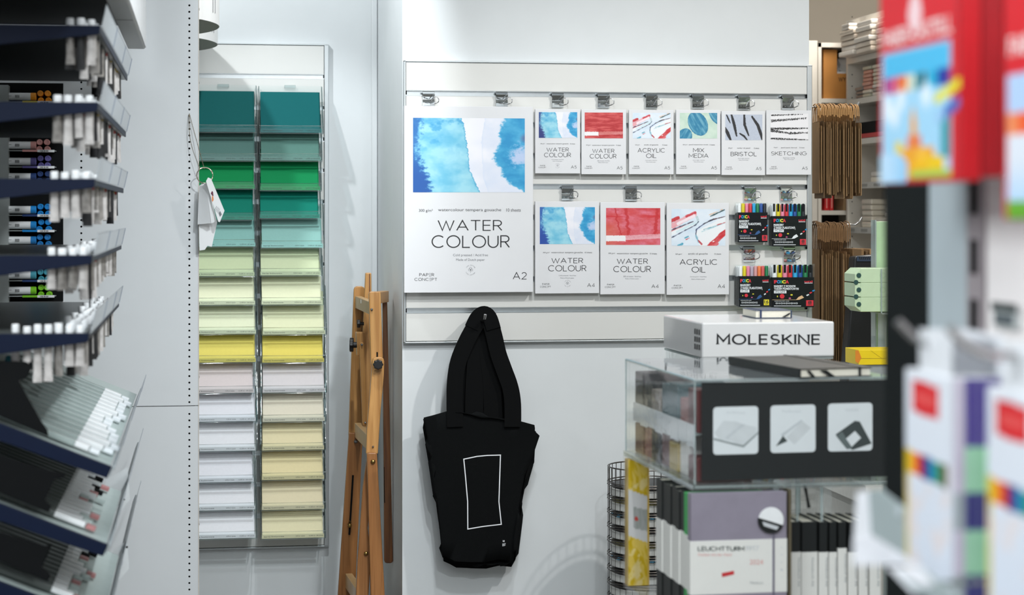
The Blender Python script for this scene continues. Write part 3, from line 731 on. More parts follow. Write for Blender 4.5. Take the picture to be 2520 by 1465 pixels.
    mb = MB(); text_px(mb, font_text(num, .02), X(.845 if len(num) == 1 else .82), Yy(.765), X(.93 if len(num) == 1 else .95), Yy(.87), e - .0003); quad_px(mb, X(.84), Yy(.885), X(.93), Yy(.9), e - .0003); mb.build('count', inkc['k'], t)
    mb = MB().box(a.x, b.x, Yf - .0005, Yf, a.z, b.z).box(a.x, a.x + .0006, Yf, Yf + th + .001, a.z, b.z).box(b.x - .0006, b.x, Yf, Yf + th + .001, a.z, b.z).box(a.x, b.x, Yf, Yf + th + .001, b.z - .0006, b.z).box(a.x, b.x, Yf, Yf + th, a.z, a.z + .0006)
    mb.build('clear_case', pk_clear, t)
    mb = MB(); xm = (a.x + b.x) / 2 - .004
    mb.prism([(xm - .02, Yf + .006, b.z), (xm + .02, Yf + .006, b.z), (xm + .012, Yf + .004, b.z + .022), (xm - .012, Yf + .004, b.z + .022)], (0, .001, 0))
    mb.build('hang_tab', pk_clear, t)
    # further packs behind on the same clip: plain backs of card in clear cases
    n = int((depth - .004) / .0215); 
    for k in range(n):
        y0 = Yf + th + .0016 + k * .0215
        q = thing('marker_pack', 'plain marker pack %s behind the %s one' % ('first' if k == 0 else 'second', label.split(', ')[1].replace(' of the four', '')), 'marker pack', ((a.x + b.x) / 2, y0, a.z), 'packs of paint markers on the slat panel')
        dz_ = .003 * (k + 1)
        MB().box(a.x + .002, b.x - .002, y0 + .0005, y0 + .0195, a.z + dz_, zc - .004).build('card_sleeve', pk_black, q, .0008)
        MB().box(a.x + .003, b.x - .004, y0 + .002, y0 + .018, zc - .004, b.z - .004).build('marker_caps', capm['w'], q, .004)
        mb = MB().box(a.x, a.x + .0006, y0, y0 + .02, a.z + dz_ - .002, b.z).box(a.x, b.x, y0, y0 + .0006, a.z + dz_ - .002, b.z); mb.build('clear_case', pk_clear, q)
    return t
posca(1815, 498, 1890.5, 598, 523, 'wyprcgbk', [('MARKERY', .33), ('Z FARBĄ PLAKATOWĄ', .72)], 'PC1MR', '8', 'r', 'n', 'n', .03, 'thin nib marker pack with red number, upper left of the four')
posca(1899.5, 500, 1986, 608, 532, 'wyprcbgk', [('MARKERY', .29), ('Z FARBĄ PLAKATOWĄ', .62)], 'PC3M', '8', 'r', 'w', 'w', .032, 'marker pack with white chisel nib and striped caps, upper right of the four', wtab=1)
posca(1818, 652, 1895, 757, 680, 'wypmsodg', [('MARKERY', .33), ('Z FARBĄ PLAKATOWĄ', .71)], 'PC1MR', '16', 'y', 'n', 'n', .05, 'marker pack with the yellow number block, lower left of the four')
posca(1899.5, 650, 2005, 758.5, 683, 'wyprcbgk', [('MARKERY Z WODNYM', .5), ('TUSZEM PIGMENTOWYM', .575)], 'PC5M', '8', 'r', 't', 't', .033, 'widest marker pack with tan nib picture, lower right of the four', wtab=1)

# ---------------------------------------------------------------- tote bags on a hook
cloth = M('black_canvas', (9, 11, 12), .95, var=.25, scale=400, bump=.3, spec=.15); webbing = M('black_webbing', (8, 9, 10), .95, spec=.15)
TP = lambda x, y: (1020 + x / 2.218, 740 + y / 2.218)
hk = P(1184, 765, WY)
t = thing('peg_hook', 'bright peg hook in the lowest rail, carrying the black bags', 'hook', tuple(hk))
MB().box(hk.x - .02, hk.x + .022, WY - .004, WY + .009, hk.z - .006, hk.z + .004).build('rail_plate', chrome, t, .0008)
q = P(1188, 786, WY - .12)
pth = [Vector((hk.x, WY - .002, hk.z - .004)), Vector((hk.x, WY - .03, hk.z - .03)), Vector((q.x, WY - .09, q.z - .006)), Vector((q.x + .002, WY - .12, q.z - .004)), Vector((q.x + .004, WY - .138, q.z + .004)), Vector((q.x + .005, WY - .142, q.z + .016))]
MB().tube(pth, .0045, 10).build('prong', wire_m, t, smooth=True)
def tote(k, off, label):
    """cloth body with folded top edge, two strap loops drawn up to the hook"""
    Yb = WY - .028 - .022 * k
    t = thing('tote_bag', label, 'tote bag', (hk.x, Yb, P(1180, 1380, Yb).z), 'black cloth bags on the hook')
    out = [(50, 640), (120, 622), (200, 600), (380, 640), (560, 655), (655, 680), (657, 713), (683, 738), (645, 850), (600, 955), (580, 1060), (565, 1150), (540, 1300), (540, 1385), (520, 1420), (455, 1413), (385, 1430), (300, 1428), (220, 1425), (185, 1405), (152, 1390), (140, 1250), (122, 1100), (105, 950), (85, 850), (70, 750)]
    dx, dy = off
    if k < 3: out = [p for p in out if p != (657, 713) and p != (683, 738)]
    pts = [(x + dx, y + dy) for x, y in out]
    # cloth: outline filled with a fine net so that it can hang in soft folds
    cz = [P(*TP(x, y), Yb) for x, y in pts]
    bm = bmesh.new(); vs = [bm.verts.new(c) for c in cz]; f = bm.faces.new(vs)
    bmesh.ops.triangulate(bm, faces=[f])
    bmesh.ops.subdivide_edges(bm, edges=bm.edges[:], cuts=3, use_grid_fill=True)
    bmesh.ops.subdivide_edges(bm, edges=bm.edges[:], cuts=1, use_grid_fill=True)
    for v in bm.verts: v.co.y += .006 * noise.noise(Vector((v.co.x * 14 + k, 0, v.co.z * 3))) - .001
    bm.normal_update()
    if sum(f.normal.y for f in bm.faces) > 0: bmesh.ops.reverse_faces(bm, faces=bm.faces[:])
    bm.verts.index_update()
    mb = MB(); mb.add([v.co.copy() for v in bm.verts], [tuple(v.index for v in f.verts) for f in bm.faces]); bm.free()
    ob = mb.build('body', cloth, t, smooth=True)
    s = ob.modifiers.new('Solidify', 'SOLIDIFY'); s.thickness = .009; s.offset = -1
    def strap(path, wd, yb, ye):
        """flat webbing: centre line in crop units, its face turned to the aisle"""
        pl = [P(*TP(x, y), yb + (ye - yb) * (i / (len(path) - 1))) for i, (x, y) in enumerate(path)]
        fine = []
        for i in range(len(pl) - 1):
            for j in range(4): 
                u = j / 4; p0 = pl[max(i - 1, 0)]; p1, p2 = pl[i], pl[i + 1]; p3 = pl[min(i + 2, len(pl) - 1)]
                fine.append(.5 * ((2 * p1) + (p2 - p0) * u + (2 * p0 - 5 * p1 + 4 * p2 - p3) * u * u + (3 * p1 - p0 - 3 * p2 + p3) * u ** 3))
        fine.append(pl[-1]); m = MB(); vs, fs = [], []
        for i, p in enumerate(fine):
            d = (fine[min(i + 1, len(fine) - 1)] - fine[max(i - 1, 0)]); n = Vector((d.z, 0, -d.x)).normalized() * wd / 2
            vs += [p - n - Vector((0, .001, 0)), p + n - Vector((0, .001, 0)), p + n + Vector((0, .001, 0)), p - n + Vector((0, .001, 0))]
        for i in range(len(fine) - 1):
            for j in range(4): fs.append((i * 4 + j, i * 4 + (j + 1) % 4, i * 4 + 4 + (j + 1) % 4, i * 4 + 4 + j))
        fs += [(3, 2, 1, 0), tuple((len(fine) - 1) * 4 + j for j in range(4))]
        m.add(vs, fs); return m
    yf, yk = Yb - .006, Yb + .012
    LS = ([(222, 690), (219, 560), (222, 440), (240, 330), (285, 220), (335, 130), (368, 78)], [(535, 690), (535, 560), (522, 470), (490, 380), (458, 290), (432, 180), (402, 82)],
          [(285, 690), (282, 560), (282, 430), (285, 330), (310, 240), (345, 150), (374, 84)], [(470, 690), (470, 560), (468, 450), (450, 350), (430, 250), (412, 160), (398, 84)],
          [(325, 690), (325, 540), (330, 420), (340, 300), (358, 180), (385, 95)], [(430, 690), (425, 540), (420, 420), (405, 300), (396, 180), (390, 95)])
    sel = {0: (4, 1), 1: (2, 3), 2: (4, 5), 3: (0, 1)}[k]
    for i in sel + ((5,) if k == 1 else ()):
        strap([(x + dx * .4, y + dy * .3) for x, y in LS[i]], .052 if i < 2 else .058, yf if i % 2 == 0 else yf - .002, WY - .03 - .02 * k).build('strap', webbing, t)
    strap([(x + dx * .3, y + dy * .2) for x, y in ((312, 150), (338, 98), (366, 72), (394, 73), (416, 102), (432, 155))], .046, WY - .034 - .02 * k, WY - .036 - .02 * k).build('strap', webbing, t)
    return t
for k, (off, lab) in enumerate((((8, 34), 'rearmost black tote bag, against the wall'), ((-1, 8), 'black tote bag just in front of the rearmost one'), ((3, 14), 'third black tote bag from the wall, behind the printed one'), ((0, 0), 'front black tote bag printed with a white outlined rectangle'))):
    last = tote(k, off, lab)
Yb = WY - .028 - .066 - .011
mb = MB()
cor = [(271, 868), (345, 853), (400, 848), (472, 846), (468, 960), (463, 1100), (476, 1224), (380, 1236), (293, 1250), (292, 1100), (280, 960), (271, 868)]
pts = [P(*TP(x, y), Yb) for x, y in cor]
vs, fs = ribbon([(p.x, p.z) for p in pts], .0033)
def on_bag(v):
    return Vector((v[0], (WY - .028 - .066) + .006 * noise.noise(Vector((v[0] * 14 + 3, 0, v[1] * 3))) - .0016, v[1]))
mb2 = MB(); fine = []
for i in range(len(pts) - 1):
    for j in range(10): fine.append(pts[i].lerp(pts[i + 1], j / 10))
fine.append(pts[-1]); vs, fs = ribbon([(p.x, p.z) for p in fine], .0033)
mb2.add([on_bag(v) for v in vs], [f[::-1] for f in fs]); mb2.build('printed_outline', inkc['w'], last)
mb2 = MB(); text_px(mb2, stroke_text('NR', .22, .2), 1237.2, 1329.5, 1242, 1335.5, Yb + .008); text_px(mb2, stroke_text('DO', .22, .25), 1236.4, 1338.4, 1240.4, 1345, Yb + .008); text_px(mb2, stroke_text('ST', .22, .25), 1240.2, 1337.6, 1244.6, 1344.4, Yb + .008)
for i, v in enumerate(mb2.v): mb2.v[i] = on_bag((v.x, v.z))
mb2.build('printed_mark', inkc['w'], last)
# ================================================================ paper rack in the alcove
RY = AY - .022                                # face of the rack's slat panel
RZ1, RZ0 = P(800, 112, RY).z, P(797, 1343, RY).z
nr = 16
slatwall('rack_panel', 'narrow tall slatted panel in the alcove carrying clear trays of coloured paper', -.42, P(799, 700, RY).x, RZ0, nr, (RZ1 - RZ0) / nr, RY)
acr = clear('acrylic_tray', (253, 255, 255), .04, 1.45, .55)
acr_edge = clear('acrylic_edge', (246, 250, 250), .1, 1.5, 1.3, .08, (196, 208, 208))
acr_shade = clear('acrylic_cheek_shade', (168, 182, 184), .04, 1.45, .45)  # grey tint stands in for the shade between the tray columns
TRD = .125                                    # how far a tray stands out
YF = RY - TRD
i_row = 0
def tray(px0, px1, pyb, label, colour, clabel, tilt=0.):
    a = P(px0, pyb, YF); b = P(px1, pyb, YF); x0, x1 = a.x, b.x; z = a.z; lip = .027
    t = thing('paper_tray', label, 'paper tray', ((x0 + x1) / 2, YF, z), 'clear paper trays on the alcove rack')
    w = .0018; top = z + .176; yb = RY - .012
    # floor, leaning back, lip and cheeks as thin slabs
    MB().prism([(x0, YF, z), (x0, YF + .03, z - .002), (x0, yb, top), (x0, yb - w, top + .001), (x0, YF + .028, z + w), (x0, YF, z + w)], (x1 - x0, 0, 0)).build('back', acr, t)
    MB().box(x0, x1, YF - w, YF, z - .001, z + lip).build('front_lip', acr, t)
    for x in (x0, x1 - w):
        MB().prism([(x, YF, z), (x, YF + .03, z - .002), (x, yb, top), (x, yb - .03, top - .004), (x, YF, z + lip)], (w, 0, 0)).build('cheek', acr_shade, t)
    mb = MB(); r = .001
    mb.tube([(x0, YF - .001, z + lip), (x1, YF - .001, z + lip)], r, 6)
    mb.tube([(x0, YF - .001, z + lip), (x0, YF - .001, z + .004), (x0 + .004, YF - .001, z), (x1 - .004, YF - .001, z), (x1, YF - .001, z + .004), (x1, YF - .001, z + lip)], r * 1.2, 6)
    for x in (x0, x1): mb.tube([(x, YF, z + lip), (x, yb - .03, top - .004), (x, yb, top)], r, 6)
    mb.build('moulded_edge', acr_edge, t, smooth=True)
    MB().box((x0 + x1) / 2 - .02, (x0 + x1) / 2 + .02, yb - .002, RY - .0008, top - .006, top + .004).build('rail_hook', acr_edge, t)
    # the strip label inside the lip
    st = MB().box(x0 + .004, x1 - .006, YF + .0005, YF + .001, z + .003, z + .017).build('label_strip', M('strip_' + str(colour), tuple(int(c * .93) for c in colour), .5), t)
    mb = MB()
    for f0, f1, s in ((.05, .36, 'Clairefontaine Pollen 120 g'), (.54, .68, '0,70 zł / sztuka'), (.74, .96, '12,00 zł / 20 sztuk')):
        put2d(mb, font_text('karta kolorowa' if f1 < .4 else s), (x0 + (x1 - x0) * f0, YF + .0001, z + .008), ((x1 - x0) * (f1 - f0), 0, 0), (0, 0, .0042))
    mb.build('label_print', ink, st)
    # the cards: three leaning sheets
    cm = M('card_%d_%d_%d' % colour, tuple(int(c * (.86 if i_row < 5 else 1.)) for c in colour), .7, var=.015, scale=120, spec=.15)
    ln, ang = .162, RAD(25.3); d = Vector((0, math.sin(ang), math.cos(ang))); nrm = Vector((0, -math.cos(ang), math.sin(ang)))
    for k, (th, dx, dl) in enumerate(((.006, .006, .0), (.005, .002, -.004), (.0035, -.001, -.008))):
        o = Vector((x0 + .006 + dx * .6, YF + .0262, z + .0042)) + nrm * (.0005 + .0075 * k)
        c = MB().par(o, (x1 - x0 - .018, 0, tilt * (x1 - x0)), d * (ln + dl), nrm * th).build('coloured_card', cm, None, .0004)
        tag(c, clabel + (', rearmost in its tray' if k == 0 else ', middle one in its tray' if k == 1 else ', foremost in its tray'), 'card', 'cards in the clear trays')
    return t
ROWS = [  # bottom y right tray, colour right, bottom y left tray, colour left, words
 (328, (10, 104, 106), 326, (14, 102, 102), 'deep teal'), (397, (98, 142, 132), 397, (96, 136, 128), 'grey green'), (470, (8, 152, 88), 466, (6, 150, 84), 'bright green'),
 (539, (8, 142, 122), 543, (8, 138, 116), 'sea green'), (612, (166, 218, 210), 609, (158, 212, 204), 'pale aqua'), (680, (206, 216, 178), 682, (204, 216, 176), 'pale sage'),
 (752, (224, 226, 192), 753, (222, 224, 192), 'pale lime'), (826, (216, 218, 182), 825, (216, 220, 190), 'pale olive'), (895, (230, 212, 106), 895, (230, 214, 110), 'yellow'),
 (969, (226, 220, 222), 971, (228, 216, 216), 'pale grey pink'), (1041, (232, 224, 204), 1041, (236, 236, 242), 'cream'), (1111, (232, 220, 180), 1114, (236, 236, 240), 'straw'),
 (1184, (232, 218, 172), 1191, (234, 234, 240), 'warm cream'), (1258, (230, 218, 184), 1260, (236, 236, 240), 'ivory'), (1329, (232, 224, 186), 1330, (238, 238, 242), 'vanilla')]
ORD = ['top', 'second', 'third', 'fourth', 'fifth', 'sixth', 'seventh', 'eighth', 'ninth', 'tenth', 'eleventh', 'twelfth', 'thirteenth', 'fourteenth', 'bottom']
LEFTW = {10: 'pink white', 11: 'cool white', 12: 'plain white', 13: 'soft white', 14: 'bright white'}
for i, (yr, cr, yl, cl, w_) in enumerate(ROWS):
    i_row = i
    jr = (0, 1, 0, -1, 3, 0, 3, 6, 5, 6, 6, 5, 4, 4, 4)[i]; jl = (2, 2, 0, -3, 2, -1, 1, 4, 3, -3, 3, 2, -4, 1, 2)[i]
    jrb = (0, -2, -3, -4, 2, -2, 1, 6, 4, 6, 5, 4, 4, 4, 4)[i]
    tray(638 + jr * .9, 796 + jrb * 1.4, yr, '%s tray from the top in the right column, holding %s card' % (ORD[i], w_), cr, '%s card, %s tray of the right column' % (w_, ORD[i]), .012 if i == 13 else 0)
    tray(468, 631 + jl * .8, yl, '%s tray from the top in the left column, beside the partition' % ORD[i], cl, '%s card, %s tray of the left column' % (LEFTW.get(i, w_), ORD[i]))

# ================================================================ the folded easel
wd = wood('beech', (172, 120, 62), (202, 152, 90)); wd_d = wood('beech_dark', (104, 62, 32), (134, 86, 46)); wd_l = wood('beech_pale', (190, 152, 104), (206, 170, 122)); wd_m = wood('beech_shaded', (140, 90, 44), (166, 112, 62))  # wd_m paints the lower legs darker for the weaker light there
rub = M('black_knob', (14, 15, 17), .45); brass = M('brass', (170, 140, 84), .28, 1); steel = MATS['steel']
ez = thing('easel', 'folded wooden studio easel leaning in the corner beside the paper rack', 'easel', (P(900, 1465, 6.7).x, 6.7, 0))
def plank(name, pts, Y, th, mat, bev=.003, Yb=None):
    """pts: outline in the photograph on the plane y = Y (or sloping to Yb at the foot)"""
    ys = [p[1] for p in pts]; a, b = min(ys), max(ys)
    q = [P(x, y, Y + ((Yb or Y) - Y) * (y - a) / (b - a)) for x, y in pts]
    return MB().prism(q, (0, th, 0)).build(name, mat, ez, bev)
def rounded(l, r, t, b, lb, rb, rad=7, rbt=0):
    """a tapering board: top edge l..r at t, foot lb..rb at b, rounded at the top, at the foot too where rbt"""
    p = [(l, t + rad), (l + rad * .3, t + rad * .3), (l + rad, t), (r - rad, t), (r - rad * .3, t + rad * .3), (r, t + rad)]
    if rbt: p += [(rb, b - rbt), (rb - rbt * .3, b - rbt * .3), (rb - rbt, b), (lb + rbt, b), (lb + rbt * .3, b - rbt * .3), (lb, b - rbt)]
    else: p += [(rb, b), (lb, b)]
    return p
FL = 1630
plank('rear_upright', rounded(871, 898, 705, 1075, 858, 893, 8), 6.86, .022, wd)
plank('rear_leg', rounded(859, 893, 1066, FL, 820, 866, 3), 6.80, .022, wd_m)
plank('mast', [(900, 672), (914, 672), (917, 1052), (893, 1052), (893, 830)], 6.76, .03, wd)
plank('mast_groove', [(908, 674), (911, 674), (912, 760), (908, 760)], 6.758, .002, wd_d, 0)
plank('front_upright', rounded(908, 937, 718, 900, 913, 943, 6), 6.42, .024, wd)
plank('front_leg_upper', [(917, 889), (919, 883), (924, 880), (939, 880), (944, 883), (946, 890), (945, 925), (937, 1010), (930, 1118), (901, 1118), (903, 1060), (913, 940)], 6.395, .024, wd)
plank('front_leg_lower', rounded(903, 928, 1115, FL, 917, 956, 5), 6.37, .022, wd_m)
plank('front_strut', [(904, 1122), (914, 1122), (907, 1280), (905, 1300), (913, 1370), (906, 1480), (897, FL), (868, FL), (880, 1380), (893, 1200)], 6.41, .02, wd_m)
plank('side_brace', rounded(942, 953, 742, 1387, 946, 967, 3, 6), 6.62, .022, wd_d)
plank('back_brace', [(893, 740), (905, 760), (911, 1000), (916, 1050), (900, 1050), (886, 900)], 6.84, .02, wd_d)
def bar(name, a, b, hgt, dep, mat):
    """a bar between two points given as (px, py, Y) of its upper front edge"""
    A, B = P(*a), P(*b); d = B - A; h = Vector((0, 0, -hgt)); s = d.cross(h).normalized() * dep
    return MB().par(A, d, h, s).build(name, mat, ez, .002)
bar('top_crossbar', (874, 729, 6.85), (909, 743, 6.44), .042, .022, wd_l)
bar('top_block', (936, 719, 6.44), (957, 716, 6.62), .038, .03, wd)
bar('middle_crossbar', (873, 1041, 6.8), (904, 1072, 6.42), .05, .024, wd_l)
bar('lower_crossbar', (850, 1412, 6.8), (884, 1462, 6.43), .05, .024, wd_l)
bar('lower_crossbar', (913, 1430, 6.43), (922, 1470, 6.40), .05, .024, wd_l)
plank('canvas_holder', [(877, 818), (899, 818), (900, 870), (893, 880), (879, 876)], 6.70, .05, wd)
plank('holder_arm', rounded(884, 896, 843, 1049, 892, 904, 5, 5), 6.68, .014, wd)
def knob(name, px, py, Y, axis, r, th, lobes=8):
    c = P(px, py, Y); x, y, d = basis(Vector(axis)); mb = MB(); pts = []
    for k in range(48):
        a = 2 * math.pi * k / 48; rr = r * (1 + .08 * math.cos(a * lobes)); pts.append(c + (x * math.cos(a) + y * math.sin(a)) * rr)
    mb.prism(pts, d * th); o = mb.build(name, rub, ez, .0025)
    mb = MB(); mb.lathe(c + d * th, d, [(r * .45, 0), (r * .42, .012)], 14).build('hub', rub, o); return o
knob('clamp_knob', 931, 898, 6.365, (0, 1, 0), .0155, .018)
knob('clamp_knob', 860.5, 849, 6.71, (1, -.12, -.02), .023, .013, 7)
MB().tube([P(868, 849, 6.71), P(879, 848, 6.71)], .004, 8).build('knob_shaft', steel, ez)
knob('clamp_knob', 878.5, 797, 6.74, (1, -.1, 0), .014, .012, 6)
mb = MB(); mb.prism([P(926.5, 867, 6.4185), P(930, 867, 6.4185), P(930, 880, 6.4185), P(926.5, 880, 6.4185)], (0, .001, 0)); mb.build('slot', black_m, ez)
mb = MB(); mb.prism([P(866.5, 1170, 6.797), P(871, 1170, 6.797), P(862, 1317, 6.797), P(857.5, 1317, 6.797)], (0, .0025, 0)); mb.build('slot', black_m, ez)
mb = MB(); mb.prism([P(944.6, 1150, 6.618), P(946, 1150, 6.618), P(947.6, 1238, 6.618), P(945.6, 1238, 6.618)], (0, .001, 0)); mb.build('slot', black_m, ez)
for px, py, Y, r, m in ((918, 1137, 6.366, .008, brass), (901, 1363, 6.405, .0075, brass), (875.5, 1087, 6.797, .007, steel), (860.5, 1294, 6.793, .008, brass), (915, 762, 6.417, .0045, steel), (890.5, 849, 6.677, .0045, steel), (899, 1041, 6.677, .004, steel), (918, 1100, 6.392, .0035, steel)):
    c = P(px, py, Y); MB().lathe(c + Vector((0, .002, 0)), (0, -1, 0), [(r, 0), (r * .95, .002), (r * .7, .005), (r * .2, .0065)], 12).build('bolt', m, ez, smooth=True)
c = P(860.5, 1290, 6.785); MB().tube([c + Vector((-.005, 0, -.002)), c + Vector((0, -.004, .011)), c + Vector((.005, 0, .004))], .0028, 6).build('wing_nut', brass, ez, smooth=True)
c = P(888.5, 744, 6.66); d = (P(909, 743, 6.44) - P(874, 729, 6.85)).normalized()
MB().par(c + Vector((-.003, -.03, -.002)), d * .012, (0, 0, .013), (-.001, -.001, 0)).build('sticker', lbl_w, ez)

# ================================================================ tags on a bead chain
tg = M('tag_card', (222, 224, 226), .6, var=.01)
ch = M('bead_chain', (186, 176, 158), .3, 1)
h0 = P(466, 281, PY - .004); r0 = P(499, 418, PY - .03)
t = thing('bead_chain', 'thin bead chain hooked in a hole of the partition, holding the ring of tags', 'chain', tuple(h0))
mb = MB()
for k, (dx) in enumerate((0, .012)):
    n = 46
    for i in range(n):
        u = i / (n - 1); p = h0.lerp(r0 + Vector((dx - .008, 0, .004)), u); p.x += .012 * math.sin(u * math.pi) * (-.5 + k) - .006 * math.sin(u * math.pi); p.y -= .004
        mb.lathe(p - Vector((0, 0, .0016)), (0, 0, 1), [(.0004, 0), (.0015, .0008), (.0016, .0016), (.0015, .0024), (.0004, .0032)], 6)
mb.build('beads', ch, t, smooth=True)
mb = MB(); mb.tube([h0 + Vector((0, .004, 0)), h0 + Vector((0, -.004, 0)), h0 + Vector((0, -.004, -.006))], .0012, 6).build('hole_hook', ch, t)
t = thing('key_ring', 'metal ring at the end of the bead chain, threaded through the tags', 'ring', tuple(P(505, 430, PY - .04)))
c = P(504, 432, PY - .045); R = .0235
MB().tube([c + Vector((R * math.cos(a), .004 * math.sin(a * 2), R * math.sin(a))) for a in [2 * math.pi * k / 32 for k in range(32)]], .0016, 7, True).build('ring_wire', ch, t, smooth=True)
MB().tube([c + Vector((R * math.cos(a), .004 * math.sin(a * 2), R * math.sin(a))) for a in (.35, .5, .65)], .0026, 8).build('clasp', ch, t, smooth=True)
def card(px, Y, lab, sk=.0):
    q = [P(x, y, Y + sk * i) for i, (x, y) in enumerate(px)]
    o = MB().prism(q, (0, .0009, 0)).build('price_tag', tg, None); o.data.transform(Matrix.Identity(4))
    return tag(o, lab, 'tag', 'white tags on the ring')
for k in range(12):
    f = k / 11
    x0, y0 = 494 + 11 * f, 452 - 4 * f; x1, y1 = 490.5 + 33 * f, 553 - 3 * f
    card([(x0 - 4 + 6 * f, y0 + 6), (x0 + 3 + 5 * f, y0), (x1 + 5, y1 - 4), (x1 - 4, y1)], PY - .035 - .0025 * k, 'white tag fanned behind the front tag, %s of the bundle from the partition' % ORD[k].replace('top', 'first'))
card([(488, 500), (516, 470), (534.5, 548), (521, 608), (511, 605), (504, 615), (491, 617)], PY - .028, 'longest white tag, at the back of the bundle')
fr_t = card([(507, 446), (512, 437), (519.5, 440), (552.5, 519), (541, 547), (537, 546)], PY - .075, 'front tag with a small bird print and barcode', .0)
mb = MB(); poly_px(mb, [(521.5, 482), (525, 484), (526, 492), (523.5, 497), (521, 494)], PY - .0754); mb.build('print_orange', M('orange_ink', (214, 130, 80), .5), fr_t)
mb = MB(); poly_px(mb, [(522, 470), (524.5, 473), (525.5, 483), (522.5, 482), (518.5, 476)], PY - .0755); mb.build('print_dark', M('maroon_ink', (96, 36, 60), .5), fr_t)
mb = MB(); poly_px(mb, [(538, 525), (541.5, 519), (546, 528), (541.5, 534)], PY - .0755)
for k in range(4): poly_px(mb, [(528 + k * 2.6, 517 + k * 2.4), (533 + k * 2.4, 507 + k * 2), (533.6 + k * 2.4, 508 + k * 2), (528.8 + k * 2.6, 518 + k * 2.4)], PY - .0755)
mb.build('print_grey', ink2, fr_t)

# ================================================================ left gondola: level shelves with tubes
SX = -.205; YN, YE = 3.97, 5.40               # front edge of the shelves, near end, far end
navy = M('navy_metal', (4, 18, 44), .5, var=.05, scale=20, spec=.2); deck = M('shelf_deck_sheen', (104, 110, 110), .33, var=.06, scale=40, spec=.6); dark = M('dark_metal', (8, 10, 12), .7, spec=.15)  # deck: grey paints in the partition's reflection on a dark plate
clr_lbl = clear('label_holder', (250, 253, 255), .06, 1.49, 1., .08, (206, 216, 226)); card_w = M('label_card', (226, 230, 234), .5, var=.015)
seam = M('label_seam', (120, 130, 150), .5)
tb_m = M('tube_metal', (150, 146, 142), .35, .35, var=.3, scale=70); tb_w = M('tube_white', (204, 200, 198), .4, var=.22, scale=45); cap_w = M('tube_cap', (238, 240, 242), .4)
tb_band = {k: M('band_' + k, c, .4) for k, c in (('y', (210, 180, 40)), ('r', (180, 50, 40)), ('k', (30, 30, 34)), ('g', (110, 116, 116)))}
LV = [1.871, 1.719, 1.568, 1.417, 1.263]
TIP = [246, 241, 233, 226, 218]
LN = ['topmost', 'second', 'third', 'fourth', 'lowest']
TUBES = {}
def tube_proto(h, w, band):
    key = (h, w, band)
    t = thing('paint_tube', 'x', 'paint tube', (0, 0, 0), 'x')
    n = 12; vs, fs = [], []
    prof = [(1., 1., -.004), (1., 1., -h * .3), (1.02, .8, -h * .7), (1.1, .12, -h * .97), (1.1, .1, -h)]
    for rx, ry, z in prof:
        for j in range(n):
            a = 2 * math.pi * j / n; vs.append((w * rx * math.cos(a), w * ry * math.sin(a), z))
    k = len(prof)
    for i in range(k - 1):
        for j in range(n): fs.append((i * n + j, (i + 1) * n + j, (i + 1) * n + (j + 1) % n, i * n + (j + 1) % n))
    fs += [tuple(range(n)), tuple((k - 1) * n + j for j in range(n))[::-1]]
    MB().add(vs, fs).build('body', M('tube_gap_shade', (36, 36, 38), .5, var=.3) if band == 'k' else tb_w if band != 'g' else tb_m, t, smooth=True)  # near-black bodies stand in for the shaded gaps between tubes
    MB().lathe((0, 0, -h * .22), (0, 0, 1), [(w * 1.03, 0), (w * 1.03, h * .09)], 12).build('colour_band', tb_band[band], t)
    MB().lathe((0, 0, .0), (0, 0, 1), [(w * .86, .0), (w * .92, .003), (w * .9, .0145), (w * .78, .016)], 10).build('cap', cap_w, t, smooth=True)
    return t
protos = [tube_proto(h, w, b) for h, w, b in ((.075, .0082, 'g'), (.085, .009, 'k'), (.07, .0085, 'y'), (.09, .0085, 'r'), (.08, .0095, 'g'))]
used = [False] * len(protos)
